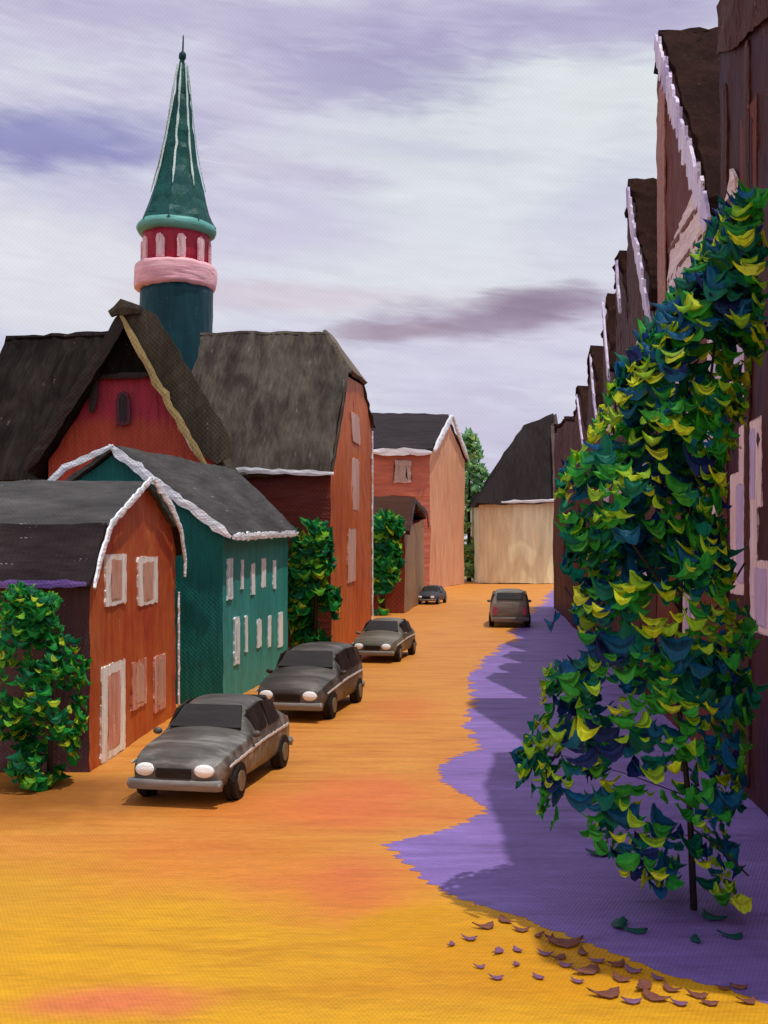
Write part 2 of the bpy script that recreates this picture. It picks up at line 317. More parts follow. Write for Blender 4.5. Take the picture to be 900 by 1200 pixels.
# ------------------------------------------------------------------ ground
def ground_mat(name, kind):
    m = bpy.data.materials.new(name); m.use_nodes = True
    nt = m.node_tree; L = nt.links; b = nt.nodes['Principled BSDF']
    geo = nd(nt, 'ShaderNodeNewGeometry'); P = geo.outputs['Position']
    def nz(scale, det, st, dist=.3, loc=(0, 0, 0), rot=0.0):
        mp = nd(nt, 'ShaderNodeMapping'); L.new(P, mp.inputs[0]); mp.inputs['Scale'].default_value = st; mp.inputs['Location'].default_value = loc
        mp.inputs['Rotation'].default_value = (0, 0, rot)
        n = nd(nt, 'ShaderNodeTexNoise'); L.new(mp.outputs[0], n.inputs['Vector']); n.inputs['Scale'].default_value = scale
        n.inputs['Detail'].default_value = det; n.inputs['Distortion'].default_value = dist; n.inputs['Roughness'].default_value = .6
        return n.outputs[0]
    sp = nd(nt, 'ShaderNodeSeparateXYZ'); L.new(P, sp.inputs[0])
    X, Y = sp.outputs[0], sp.outputs[1]
    wob = nz(.35, 3, (1, .6, 1)); wob2 = nz(.35, 3, (1, .6, 1), loc=(31, 7, 0))
    def blob(x, y, rx, ry, amt=1.0, soft=1.0):
        dx = mth(nt, 'DIVIDE', mth(nt, 'SUBTRACT', mth(nt, 'ADD', X, mth(nt, 'MULTIPLY', mth(nt, 'SUBTRACT', wob, .5), rx * 2.5)), x), rx)
        dy = mth(nt, 'DIVIDE', mth(nt, 'SUBTRACT', mth(nt, 'ADD', Y, mth(nt, 'MULTIPLY', mth(nt, 'SUBTRACT', wob2, .5), ry * 2.5)), y), ry)
        r = mth(nt, 'SQRT', mth(nt, 'ADD', mth(nt, 'MULTIPLY', dx, dx), mth(nt, 'MULTIPLY', dy, dy)))
        return smooth(nt, r, 1.0 + soft * .5, 1.0 - soft * .6, 0, amt)
    if kind == 'road':
        s1 = nz(2.4, 6, (.22, 1.2, 1), .5); s2 = nz(.5, 3, (.5, 1, 1))
        f = mth(nt, 'ADD', mth(nt, 'MULTIPLY', s1, .6), mth(nt, 'MULTIPLY', s2, .4))
        col = ramp(nt, f, [(.32, lin((188, 112, 48))), (.46, lin((204, 132, 54))), (.56, lin((212, 142, 62))), (.68, lin((208, 148, 52)))])
        near = ramp(nt, f, [(.34, lin((188, 128, 26))), (.46, lin((208, 150, 28))), (.56, lin((214, 156, 26))), (.66, lin((222, 166, 26)))])
        # mineral patches in the sand: golden yellow nearest, salmon in the middle, brown by the shrub
        col = mixc(nt, smooth(nt, mth(nt, 'ADD', Y, mth(nt, 'MULTIPLY', mth(nt, 'SUBTRACT', wob, .5), 6.0)), 16.5, 12.5), col, near)
        for (px, py, rx, ry, c, a, so) in ((400, 1040, 1.25, 1.2, (210, 100, 66), .7, 1.3), (250, 1000, 1.6, 1.3, (212, 122, 52), .6, 1.3), (420, 940, 1.5, 1.6, (216, 108, 62), .75, 1.2), (300, 950, 1.6, 1.0, (214, 120, 52), .6, 1.2),
                                      (470, 830, 1.0, 2.2, (214, 106, 48), .4, 1.3), (130, 1175, .9, .35, (214, 100, 80), .7, 1.2), (480, 700, 3, 22, (206, 122, 52), .6, 1.4),
                                      (70, 940, 2.2, 1.5, (140, 84, 34), .9, 1.2), (20, 1040, .9, 1.6, (204, 150, 44), .6, 1.3), (520, 1090, 1.1, .8, (206, 144, 18), .95, .5), (620, 1130, 1.3, .8, (204, 140, 16), .95, .5),
                                      (470, 1150, 1.1, .5, (200, 134, 24), .6, 1.0)):
            g = G(px, py); col = mixc(nt, blob(g.x, g.y, rx, ry, a, so), col, lin(c))
        n3 = nz(9, 5, (.4, 1.5, 1)); col = mixc(nt, smooth(nt, n3, .66, .74, 0, .35), col, lin((232, 178, 110)))
        bumpst, dist = .6, .035
    elif kind == 'painted_shadow':  # violet of the row's shadow, painted in as base colour
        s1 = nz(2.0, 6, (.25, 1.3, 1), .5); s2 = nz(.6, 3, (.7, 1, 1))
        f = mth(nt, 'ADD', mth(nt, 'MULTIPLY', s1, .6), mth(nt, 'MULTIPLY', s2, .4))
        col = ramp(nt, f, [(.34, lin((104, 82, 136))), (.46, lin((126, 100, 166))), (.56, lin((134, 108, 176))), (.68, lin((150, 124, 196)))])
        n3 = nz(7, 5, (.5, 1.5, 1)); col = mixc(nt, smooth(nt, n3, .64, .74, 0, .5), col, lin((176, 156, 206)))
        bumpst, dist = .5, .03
    else:
        s1 = nz(.3, 6, (1, 1, 1)); col = ramp(nt, s1, [(.35, lin((120, 96, 50))), (.6, lin((150, 120, 66)))]); bumpst, dist = .3, .05
    kk = 2 * math.pi / .05
    wv = mth(nt, 'MULTIPLY', mth(nt, 'SINE', mth(nt, 'MULTIPLY', X, kk)), mth(nt, 'SINE', mth(nt, 'MULTIPLY', Y, kk * .45)))
    gg = mth(nt, 'ADD', mth(nt, 'ADD', 1.0, mth(nt, 'MULTIPLY', wv, .09)), mth(nt, 'MULTIPLY', mth(nt, 'SUBTRACT', nz(16, 5, (.35, 1.3, 1), .4, rot=.5), .5), .55))
    gg = mth(nt, 'ADD', gg, mth(nt, 'MULTIPLY', mth(nt, 'SUBTRACT', nz(3.5, 6, (.25, 1.5, 1), .9, rot=.35), .5), .45))
    cg = nd(nt, 'ShaderNodeCombineXYZ')
    for i in range(3): L.new(gg, cg.inputs[i])
    col = mixc(nt, 1.0, col, cg.outputs[0], 'MULTIPLY')
    L.new(col, b.inputs['Base Color']); b.inputs['Roughness'].default_value = .55; b.inputs['Specular IOR Level'].default_value = .2
    h = mth(nt, 'ADD', mth(nt, 'ADD', nz(5, 6, (.3, 1.4, 1), .8), mth(nt, 'MULTIPLY', nz(26, 4, (.5, 1, 1)), .35)), mth(nt, 'MULTIPLY', wv, .14))
    bp = nd(nt, 'ShaderNodeBump'); bp.inputs['Strength'].default_value = bumpst; bp.inputs['Distance'].default_value = dist
    L.new(h, bp.inputs['Height']); L.new(bp.outputs[0], b.inputs['Normal'])
    return m
bm = bmesh.new(); solid(bm, [(-900, -300, -.004), (900, -300, -.004), (900, 1600, -.004), (-900, 1600, -.004)], [(0, 1, 2, 3)])
tag(link('ground', bm, ground_mat('dry_earth', 'ground')), 'dry ochre earth spreading out beyond the houses', kind='structure')
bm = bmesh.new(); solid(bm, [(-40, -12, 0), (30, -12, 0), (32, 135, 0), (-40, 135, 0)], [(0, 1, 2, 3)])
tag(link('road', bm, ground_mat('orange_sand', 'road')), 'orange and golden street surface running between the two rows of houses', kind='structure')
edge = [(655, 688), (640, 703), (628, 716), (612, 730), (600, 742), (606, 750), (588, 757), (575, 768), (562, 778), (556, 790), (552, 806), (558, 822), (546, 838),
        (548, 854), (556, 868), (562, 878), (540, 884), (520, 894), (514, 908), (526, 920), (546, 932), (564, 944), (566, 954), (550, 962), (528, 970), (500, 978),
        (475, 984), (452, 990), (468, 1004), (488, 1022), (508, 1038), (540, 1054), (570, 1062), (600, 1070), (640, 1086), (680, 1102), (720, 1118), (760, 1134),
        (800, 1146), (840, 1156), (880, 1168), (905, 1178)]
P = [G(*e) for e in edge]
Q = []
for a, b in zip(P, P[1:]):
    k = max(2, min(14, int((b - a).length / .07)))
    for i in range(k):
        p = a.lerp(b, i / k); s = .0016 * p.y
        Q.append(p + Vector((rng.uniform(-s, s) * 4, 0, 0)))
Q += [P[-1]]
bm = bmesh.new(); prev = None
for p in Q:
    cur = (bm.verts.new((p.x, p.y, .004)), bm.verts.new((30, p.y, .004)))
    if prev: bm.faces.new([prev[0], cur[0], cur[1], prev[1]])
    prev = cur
tag(link('painted_shadow', bm, ground_mat('violet_shadow_paint', 'painted_shadow')), 'violet painted shadow with ragged edge below the tall row of houses', kind='structure')  # flat sheet that paints the row's cast shadow onto the street

# ------------------------------------------------------------------ left: rust red gambrel house
def house_red():
    a = Vector((-5.73, 20.75, 0)); b = Vector((-5.45, 27.9, 0))
    t = empty('gabled_house', (-5.7, 24, 0), 'rust red house with gambrel grey roof and cream windows, nearest on the left', 'house')
    def fx(y): return -5.73 + .039 * (y - 20.75)
    prof = [(20.75, 0), (20.75, 3.95), (21.5, 4.75), (24.7, 5.86), (27.3, 4.95), (27.9, 4.3), (27.9, 0)]
    bm = bmesh.new(); prism(bm, [(fx(y), y, z) for y, z in prof], (-11, 0, 0)); wobble(bm, 22, .7)
    w = link('wall', bm, [M['brick'], M['shaded_wall']], t)
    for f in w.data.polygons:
        if f.normal.y < -.75: f.material_index = 1  # camera-facing side darker: shade painted into the wall colour
    bm = bmesh.new()
    for (y0, z0, y1, z1) in ((21.48, 4.8, 24.7, 5.92), (24.7, 5.92, 27.4, 4.98)):
        slab(bm, [(fx(y0) + .14, y0, z0), (fx(y1) + .14, y1, z1), (fx(y1) - 11.2, y1, z1), (fx(y0) - 11.2, y0, z0)], .1, flip=False if False else True)
    wobble(bm, 22, .8)
    r = link('roof', bm, M['grey_roof'], t)
    bm = bmesh.new()
    slab(bm, [(fx(20.3) + .12, 20.36, 3.66), (fx(21.5) + .12, 21.46, 4.86), (fx(21.5) - 11.2, 21.46, 4.86), (fx(20.3) - 11.2, 20.36, 3.66)], .1, flip=True)
    wobble(bm, 22, .8); link('lower_roof', bm, M['dark_roof'], t); bm = bmesh.new()
    slab(bm, [(fx(28.1) + .12, 27.45, 5.03), (fx(28) + .12, 28.15, 4.2), (fx(28) - 11.2, 28.15, 4.2), (fx(28) - 11.2, 27.45, 5.03)], .1, flip=True)
    wobble(bm, 22, .8)
    link('lower_roof', bm, M['dark_roof'], t)
    bm = bmesh.new(); ribbon(bm, [(fx(20) - 11, 20.3, 3.62), (fx(20) + .1, 20.3, 3.68)], .15, .06, (0, -1, .1), 22, .4)
    link('fascia', bm, M['violet'], t)
    o = .2
    bm = bmesh.new(); ribbon(bm, [(fx(20.4) + o, 20.35, 3.6), (fx(20.9) + o, 20.75, 4.2), (fx(21.5) + o, 21.5, 4.86), (fx(24.7) + o, 24.65, 5.98)], .14, .06, (1, -.04, 0), 22, .45)
    link('barge_board', bm, M['trim'], t)
    bm = bmesh.new(); ribbon(bm, [(fx(24.7) + o, 24.75, 5.98), (fx(27.4) + o, 26.6, 5.3), (fx(28) + o, 27.5, 4.8), (fx(28.) + o, 28.1, 4.0), (fx(28.) + o, 28.0, 3.6)], .2, .06, (1, -.04, 0), 22, .5)
    link('barge_board', bm, M['trim'], t)
    bm = bmesh.new(); ribbon(bm, [(fx(28) + .05, 27.98, 3.2), (fx(28) + .05, 27.98, .1)], .1, .05, (1, 0, 0), 22, .7)
    link('corner_board', bm, M['trim'], t)
    # windows at (122-146, 650-708), (162-184, 652-710); door and two lower windows
    def s_of(px):   # where a sight column meets the facade
        k = (px - 450) / F; y = (-5.73 - .039 * 20.75) / (k - .039); return (y - 20.75) / 7.15
    def zz(px, py):
        y = 20.75 + s_of(px) * 7.15; return H - (py - 640) / F * y
    for x0, x1, y0, y1 in ((123, 147, 650, 708), (161, 184, 653, 708)):
        c = (x0 + x1) / 2; wd = (s_of(x1) - s_of(x0)) * 7.15
        window(t, a, b, s_of(c), zz(c, y1), zz(c, y0), wd, 22, M['cream'], M['rosepane'])
    x0, x1 = 118, 146; c = 132; wd = (s_of(x1) - s_of(x0)) * 7.15
    dr = window(t, a, b, s_of(c), .02, zz(c, 777), wd, 22, M['cream'], M['pinkdoor'], name='door')
    for x0, x1, y0, y1 in ((154, 171, 774, 828), (180, 193, 768, 832)):
        c = (x0 + x1) / 2; wd = (s_of(x1) - s_of(x0)) * 7.15
        window(t, a, b, s_of(c), zz(c, y1), zz(c, y0), wd, 22, M['pinkdoor'], M['rosepane'])
house_red()

# ------------------------------------------------------------------ left: teal house
def house_teal():
    A = Vector((-4.47, 29.7, 0)); B = Vector((-3.43, 38, 0))
    t = empty('gabled_house', (-6.5, 33, 0), 'teal house with plain grey gable roof and two rows of thin white windows', 'house')
    ez, rz = 4.72, 7.0
    v = [(-4.47, 29.7, 0), (-3.43, 38, 0), (-8.4, 38.6, 0), (-10.5, 29.7, 0), (-4.47, 29.7, ez), (-3.43, 38, ez + .2), (-8.4, 38.6, ez), (-10.5, 29.7, ez), (-7.48, 29.7, rz), (-5.45, 38.1, rz)]
    bm = bmesh.new(); solid(bm, v, [(0, 1, 5, 4), (1, 2, 6, 9, 5), (2, 3, 7, 6), (3, 0, 4, 8, 7), (4, 5, 9, 8), (7, 8, 9, 6), (0, 3, 2, 1)]); wobble(bm, 30, .5)
    w = link('wall', bm, [M['teal_shaded'], M['teal_lit']], t)
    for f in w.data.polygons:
        if f.normal.x > .75: f.material_index = 1  # street side lighter than the front: sun and shade painted into the teal
    bm = bmesh.new()
    slab(bm, [(-4.25, 29.5, ez - .08), (-3.2, 38.2, ez + .12), (-5.4, 38.2, rz + .1), (-7.48, 29.5, rz + .1)], .12)
    slab(bm, [(-7.48, 29.5, rz + .1), (-5.4, 38.2, rz + .1), (-8.6, 38.7, ez - .1), (-10.8, 29.5, ez - .1)], .12)
    wobble(bm, 28, .7)
    link('roof', bm, M['grey_roof'], t)
    bm = bmesh.new(); ribbon(bm, [(-7.6, 29.42, rz + .17), (-6.4, 29.42, 6.25), (-4.22, 29.42, ez - .08)], .24, .08, (0, -1, 0), 28, .45)
    link('barge_board', bm, M['trim'], t)
    bm = bmesh.new(); ribbon(bm, [(-7.45, 29.4, rz + .17), (-8.8, 29.4, 6.55), (-10.7, 29.4, ez)], .17, .07, (0, -1, 0), 28, .45)
    link('barge_board', bm, M['trim'], t)
    bm = bmesh.new(); ribbon(bm, [(-4.2, 29.5, ez - .07), (-3.13, 38.3, ez + .14)], .2, .08, (1, -.12, 0), 30, .45)
    link('gutter', bm, M['trim'], t)
    def s_of(px):
        k = (px - 450) / F; m = (B.x - A.x) / (B.y - A.y); y = (A.x - m * A.y) / (k - m); return (y - A.y) / (B.y - A.y)
    def zz(px, py): return H - (py - 640) / F * (A.y + s_of(px) * (B.y - A.y))
    def win(px, y0, y1, wp):
        wd = (s_of(px + wp / 2) - s_of(px - wp / 2)) * (B - A).length
        window(t, A, B, s_of(px), zz(px, y1), zz(px, y0), wd, 24, M['whitepaint'], M['paleglass'], pane=wp > 5, lean=rng.uniform(-.04, .04))
    for px, y0, y1, wp in ((269, 655, 702, 6), (283, 656, 690, 3), (296, 660, 697, 4), (308, 655, 688, 5), (321, 656, 690, 3),
                           (277, 724, 778, 6), (288, 722, 764, 3), (303, 726, 758, 5), (315, 722, 758, 3.5), (328, 718, 758, 5)): win(px, y0, y1, wp)
house_teal()

# ------------------------------------------------------------------ left: church with spire
def church():
    t = empty('church', (-10.5, 45, 0), 'church with black roof, magenta gable and slender green spire on a round tower', 'church')
    # nave, ridge across
    prof = [(41.8, 0), (41.8, 7.0), (46, 12.7), (50.2, 7.0), (50.2, 0)]
    bm = bmesh.new(); prism(bm, [(-10.6, y, z) for y, z in prof], (-4.9, 0, 0)); wobble(bm, 44, .5); link('wall', bm, M['ch_red'], t)
    bm = bmesh.new()
    slab(bm, [(-10.2, 41, 6.9), (-16.5, 41, 6.9), (-16.2, 46, 13.55), (-10.3, 46, 13.65)], .25)
    slab(bm, [(-10.3, 46, 13.65), (-16.2, 46, 13.55), (-16.6, 51, 6.9), (-10.2, 51, 6.9)], .25)
    wobble(bm, 44, 1.6); nr = link('roof', bm, M['ch_roof'], t)
    # cross gable
    px = -9.55
    g = [(px - 3.1, 40.2, 0), (px - 3.1, 40.2, 7.7), (px, 40.2, 12.9), (px + 3.25, 40.2, 7.7), (px + 3.25, 40.2, 0)]
    bm = bmesh.new(); prism(bm, g, (0, 4, 0)); wobble(bm, 44, .4); gb = link('gable_wall', bm, M['ch_red'], t)
    bm = bmesh.new()
    slab(bm, [(px - .05, 39.6, 13.3), (px + 3.75, 39.6, 7.35), (px + 3.75, 44, 7.35), (px + .3, 45.5, 13.3)], .3, flip=True)
    wobble(bm, 44, 1.3)
    o = link('gable_roof', bm, M['ch_rake'], t)
    # broad right rake seen face on
    bm = bmesh.new(); ribbon(bm, [(px + .3, 39.55, 13.1), (px + 3.65, 39.55, 7.6)], 1.25, .18, (0, -1, 0), 44, .1)
    link('barge_board', bm, M['ch_rake'], o)
    bm = bmesh.new(); ribbon(bm, [(px - .15, 39.35, 12.9), (px + 1.3, 39.35, 10.2), (px + 2.95, 39.35, 7.4)], .26, .1, (0, -1, 0), 44, .5)
    link('edge_board', bm, M['ochre_edge'], o)
    bm = bmesh.new()
    slab(bm, [(px + .05, 39.6, 13.3), (px - 3.7, 39.6, 7.1), (px - 3.9, 44, 7.1), (px - .5, 45.5, 13.3)], .3)
    wobble(bm, 44, 1.3); o2 = link('gable_roof', bm, M['ch_roof'], t)
    bm = bmesh.new(); ribbon(bm, [(px + .1, 39.5, 13.2), (px - .9, 39.5, 11.5), (px - 3.7, 39.5, 7.2)], .45, .16, (0, -1, 0), 44, .15)
    link('barge_board', bm, M['black'], o2)
    bm = bmesh.new(); ribbon(bm, [(px - .55, 39.4, 12.95), (px - .1, 39.4, 13.2), (px + .6, 39.4, 13.1)], .55, .25, (0, -1, 0), 44, .5); link('ridge_cap', bm, M['ch_rake'], t)
    # shingled top of the gable, magenta panel
    bm = bmesh.new(); prism(bm, [(px - 1.25, 40.05, 10.75), (px + .1, 40.05, 12.9), (px + 1.2, 40.05, 10.95)], (0, .13, 0)); wobble(bm, 44, .6); link('gable_shingles', bm, M['ch_roof'], t)
    bm = bmesh.new(); ribbon(bm, [(px - 1.35, 40, 10.72), (px + 1.2, 40, 10.85)], .22, .12, (0, -1, 0), 44, .4); link('beam', bm, M['black'], t)
    bm = bmesh.new(); ribbon(bm, [(px - 1.25, 40, 10.7), (px - 1.4, 40, 9.4)], .4, .1, (0, -1, 0), 44, .4); link('post', bm, M['black'], t)
    window(t, (px - 1, 40.06, 0), (px + 1, 40.06, 0), .38, 8.95, 10.2, .5, 44, M['plumglass'], M['black'], arch=True)
    bm = bmesh.new(); ribbon(bm, [(px + 1.1, 40.1, 10.7), (px + 2.35, 40.1, 8.0)], .16, .06, (0, -1, 0), 44, .7); link('flashing', bm, M['trim'], t)
    # tower
    cx, cy = -10.3, 53.0
    tw = bpy.data.objects.new('tower', None); C.objects.link(tw); tw.parent = t; tw.location = Vector((cx, cy, 0)) - Vector(t.location)
    def lathe(name, prof, mat, n=40, par=tw, lean=(.0, .0), amp=.5):
        bm = bmesh.new(); rings = []
        for r, z in prof:
            rings.append([bm.verts.new((cx + lean[0] * (z - 20) + r * math.cos(2 * math.pi * i / n), cy + r * math.sin(2 * math.pi * i / n), z)) for i in range(n)])
        for p, q in zip(rings, rings[1:]):
            for i in range(n): bm.faces.new([p[i], p[(i + 1) % n], q[(i + 1) % n], q[i]])
        bm.faces.new(rings[0][::-1]); bm.faces.new(rings[-1])
        wobble(bm, 53, amp, L=.4)
        return link(name, bm, mat, par, smooth_=True)
    lathe('shaft', [(1.72, 0), (1.74, 10), (1.8, 17.2)], M['tower'])
    lathe('gallery', [(1.7, 17.05), (1.95, 17.15), (1.98, 17.3), (2.0, 18.1), (1.95, 18.25), (1.6, 18.3)], M['pink'], lean=(.03, 0), amp=.8)
    dm = lathe('drum', [(1.62, 18.2), (1.64, 19.9)], M['crimson'], lean=(.03, 0))
    lathe('cornice', [(1.6, 19.75), (1.88, 19.85), (1.94, 20.05), (1.86, 20.3)], M['mint'], lean=(.03, 0), amp=.8)
    sp = lathe('spire', [(1.92, 20.2), (1.62, 20.9), (1.3, 22.0), (.98, 23.3), (.74, 24.5), (.54, 25.8), (.38, 27.1), (.2, 28.3), (.09, 28.8)], M['spire'], n=8, lean=(.034, 0), amp=.9)
    for p in sp.data.polygons: p.use_smooth = False
    lathe('finial', [(.05, 28.5), (.19, 28.65), (.19, 28.85), (.05, 29.0), (.035, 29.7), (.01, 29.8)], M['tower'], n=10, lean=(.034, 0), amp=.3)
    sprof = [(1.92, 20.2), (1.3, 22.0), (.98, 23.3), (.74, 24.5), (.54, 25.8), (.38, 27.1), (.2, 28.3)]
    for k in range(8):
        an = 2 * math.pi * k / 8
        bm = bmesh.new(); pts = [(cx + .034 * (z - 20) + (r + .04) * math.cos(an), cy + (r + .04) * math.sin(an), z) for r, z in sprof[1:]]
        ribbon(bm, pts, .09, .06, (math.cos(an), math.sin(an), .2), 53, .9); link('rib', bm, M['rib'], tw)
    for k in range(10):        # arched belfry openings round the drum
        an = math.radians(-90 + 36 * k - 16)
        c = Vector((cx + .03 * -.8 + 1.64 * math.cos(an), cy + 1.64 * math.sin(an), 0)); tt = Vector((-math.sin(an), math.cos(an), 0))
        w0 = window(tw, c - tt * .5, c + tt * .5, 5e-1, 18.35, 19.5, .42, 53, M['pink'], M['pinkwin'], arch=True, side=1)
church()

# ------------------------------------------------------------------ left: tall hall
def hall():
    t = empty('hall', (-4, 47, 0), 'tall brown hall with big grey half-hipped roof and narrow burnt orange street gable', 'hall')
    def fx(y): return -2.13 + .168 * (y - 43)
    prof = [(43, 0), (43, 7.25), (46.2, 11.75), (49.9, 11.95), (52, 10.1), (52, 0)]
    bm = bmesh.new(); prism(bm, [(fx(y), y, z) for y, z in prof], (-6.2, 0, 0)); wobble(bm, 45, .6)
    w = link('wall', bm, [M['hall_face'], M['hall_shaded']], t)
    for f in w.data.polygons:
        if f.normal.y < -.7 : f.material_index = 1  # camera-facing wall in dark maroon, its shade painted into the colour
    bm = bmesh.new()
    slab(bm, [(fx(42.7) + .05, 42.6, 7.3), (fx(46.2) + .02, 46.2, 12.1), (-2.6, 47.6, 13.95), (-8.15, 47.6, 13.9), (-8.3, 42.6, 7.3)], .2, flip=True)
    slab(bm, [(-2.6, 47.6, 13.95), (fx(49.9) + .05, 49.9, 12.35), (fx(52) + .1, 52.3, 10.3), (-8.3, 52.3, 10.3), (-8.15, 47.6, 13.9)], .2, flip=True)
    wobble(bm, 46, 1.2); link('roof', bm, M['hall_roof'], t)
    bm = bmesh.new()
    slab(bm, [(-2.62, 47.6, 14.1), (fx(46.1) + .2, 46.05, 12.0), (fx(50) + .25, 50.1, 12.1)], .18, flip=True)
    wobble(bm, 46, .9); link('hip_roof', bm, M['hall_hip'], t)
    bm = bmesh.new(); ribbon(bm, [(-6.4, 42.5, 7.45), (-2.0, 42.5, 7.28)], .2, .1, (0, -1, 0), 45, .6); link('gutter', bm, M['trim'], t)
    bm = bmesh.new(); ribbon(bm, [(fx(42.8) + .06, 42.75, 7.4), (fx(44.5) + .06, 44.3, 9.7), (fx(45.6) + .06, 45.6, 11.3)], .22, .08, (1, -.16, 0), 45, .6); link('barge_board', bm, M['hall_roof'], t)
    bm = bmesh.new(); ribbon(bm, [(fx(52) + .04, 51.95, 10), (fx(52) + .04, 51.95, .5)], .2, .06, (1, -.16, 0), 45, .8); link('corner_board', bm, M['trim'], t)
    A = Vector((fx(43), 43, 0)); B = Vector((fx(52), 52, 0))
    def s_of(px):
        k = (px - 450) / F; y = (-2.13 - .168 * 43) / (k - .168); return (y - 43) / 9
    def zz(px, py): return H - (py - 640) / F * (43 + 9 * s_of(px))
    for px, y0, y1, ln in ((417, 487, 519, -.35), (415, 538, 598, .05), (411, 620, 682, .05)):
        wd = (s_of(px + 4.5) - s_of(px - 4.5)) * 9.1
        window(t, A, B, s_of(px), zz(px, y1), zz(px, y0), wd, 40, M['hall_win'], M['hall_face'], lean=ln, pane=False)
hall()

# ------------------------------------------------------------------ small brown house, far salmon house, cream house
def small_house():
    t = empty('cottage', (.5, 75, 0), 'small dark brown house half hidden by climbing green shrub', 'house')
    v = [(-1.6, 70, 0), (1.35, 70, 0), (3.25, 86, 0), (-1.6, 86, 0), (-1.6, 70, 6.1), (1.35, 70, 5.5), (3.25, 86, 6.6), (-1.6, 86, 6.6)]
    bm = bmesh.new(); solid(bm, v, [(0, 1, 5, 4), (1, 2, 6, 5), (2, 3, 7, 6), (3, 0, 4, 7), (4, 5, 6, 7), (0, 3, 2, 1)]); wobble(bm, 72, .5)
    w = link('wall', bm, [M['redbrown'], M['tan']], t)
    for f in w.data.polygons:
        if f.normal.x > .7: f.material_index = 1
    bm = bmesh.new(); slab(bm, [(-1.8, 69.6, 5.5), (1.6, 69.6, 5.2), (2.1, 75, 7.55), (-1.8, 75, 7.75)], .25)
    slab(bm, [(-1.8, 75, 7.75), (2.1, 75, 7.55), (3.5, 86.3, 6.6), (-1.8, 86.3, 6.6)], .25)
    wobble(bm, 72, 1.0); link('roof', bm, M['darkbrown'], t)
    bm = bmesh.new(); ribbon(bm, [(1.62, 69.6, 5.2), (2.15, 74.9, 7.6), (3.2, 80, 6.9), (3.4, 82, 5.9)], .3, .1, (1, -.12, 0), 72, .5); link('barge_board', bm, M['black'], t)
    bm = bmesh.new(); ribbon(bm, [(.2, 69.5, 5.3), (1.4, 69.5, 5.3)], .22, .1, (0, -1, 0), 72, .6); link('gutter', bm, M['trim_far'], t)
small_house()
def salmon_house():
    t = empty('brick_house', (3, 116, 0), 'tall salmon brick house with charcoal roof at the far end of the street', 'house')
    A = Vector((4.75, 110, 0)); B = Vector((9.3, 123.5, 0))
    v = [(-3, 110, 0), A, B, (-3, 123.5, 0), (-3, 110, 14.2), (4.75, 110, 14.2), (9.3, 123.5, 14.2), (-3, 123.5, 14.2), (-3, 117, 18.3), (7.1, 117, 18.3)]
    bm = bmesh.new(); solid(bm, v, [(0, 1, 5, 4), (1, 2, 6, 9, 5), (2, 3, 7, 6), (3, 0, 4, 8, 7), (4, 5, 9, 8), (8, 9, 6, 7), (0, 3, 2, 1)]); wobble(bm, 110, .5)
    w = link('wall', bm, [M['salmon_front'], M['salmon_side']], t)
    for f in w.data.polygons:
        if f.normal.x > .7: f.material_index = 1
    bm = bmesh.new()
    slab(bm, [(-3.4, 109.5, 14.1), (4.9, 109.5, 14.1), (7.2, 117, 18.5), (-3.4, 117, 18.7)], .4)
    slab(bm, [(-3.4, 117, 18.7), (7.2, 117, 18.5), (9.6, 124, 14.1), (-3.4, 124, 14.1)], .4)
    wobble(bm, 110, .9); link('roof', bm, M['far_roof'], t)
    bm = bmesh.new(); ribbon(bm, [(-1.6, 109.4, 14.1), (4.9, 109.4, 14.0)], .7, .3, (0, -1, 0), 110, .4); link('gutter', bm, M['trim_far'], t)
    bm = bmesh.new(); ribbon(bm, [(5.1, 109.5, 14.2), (7.35, 117, 18.7)], .7, .3, (1, -.33, 0), 110, .4); link('barge_board', bm, M['trim_far'], t)
    bm = bmesh.new(); ribbon(bm, [(7.4, 117.1, 18.7), (9.7, 124, 14.4)], .6, .3, (1, -.33, 0), 110, .4); link('barge_board', bm, M['trim_far'], t)
    window(t, (-3, 110, 0), (4.75, 110, 0), .637, 10.9, 13.2, 1.7, 110, M['greywin'], M['greywin'])
salmon_house()
def cream_house():
    t = empty('cream_house', (15.5, 129, 0), 'cream plaster house with steep black roof closing the street', 'house')
    v = []
    n = 7
    for z in (0, 9.6):
        for i in range(n):
            u = i / (n - 1); v.append((11.1 + 9.6 * u, 125 - 1.2 * math.sin(u * math.pi), z))
        v += [(20.7, 137, z), (11.1, 137, z)]
    k = n + 2
    fs = [(i, (i + 1) % k, (i + 1) % k + k, i + k) for i in range(k)] + [tuple(range(k))[::-1], tuple(range(k, 2 * k))]
    bm = bmesh.new(); solid(bm, v, fs); wobble(bm, 125, .5); link('wall', bm, M['creamwall'], t)
    bm = bmesh.new()
    e = [(10.6, 123.3, 9.3), (21.2, 123.3, 9.6), (21.2, 137.6, 9.6), (10.6, 137.6, 9.3)]
    r0, r1 = (17.2, 130, 19.2), (20.6, 130, 20.6)
    solid(bm, e + [r0, r1], [(0, 1, 5, 4), (1, 2, 5), (2, 3, 4, 5), (3, 0, 4), (3, 2, 1, 0)]); wobble(bm, 125, 1.1)
    link('roof', bm, M['black_roof'], t)
    bm = bmesh.new(); slab(bm, [(19.4, 123.05, 9.9), (21.3, 123.05, 9.9), (20.9, 129.9, 20.4), (20.2, 129.9, 19.8)], .2); wobble(bm, 125, .8)
    link('roof_patch', bm, M['brown_roof'], t)
    bm = bmesh.new(); ribbon(bm, [(13.5, 123.0, 9.45), (21.1, 123.0, 9.75)], .35, .2, (0, -1, 0), 125, .6); link('gutter', bm, M['trim_far'], t)
cream_house()

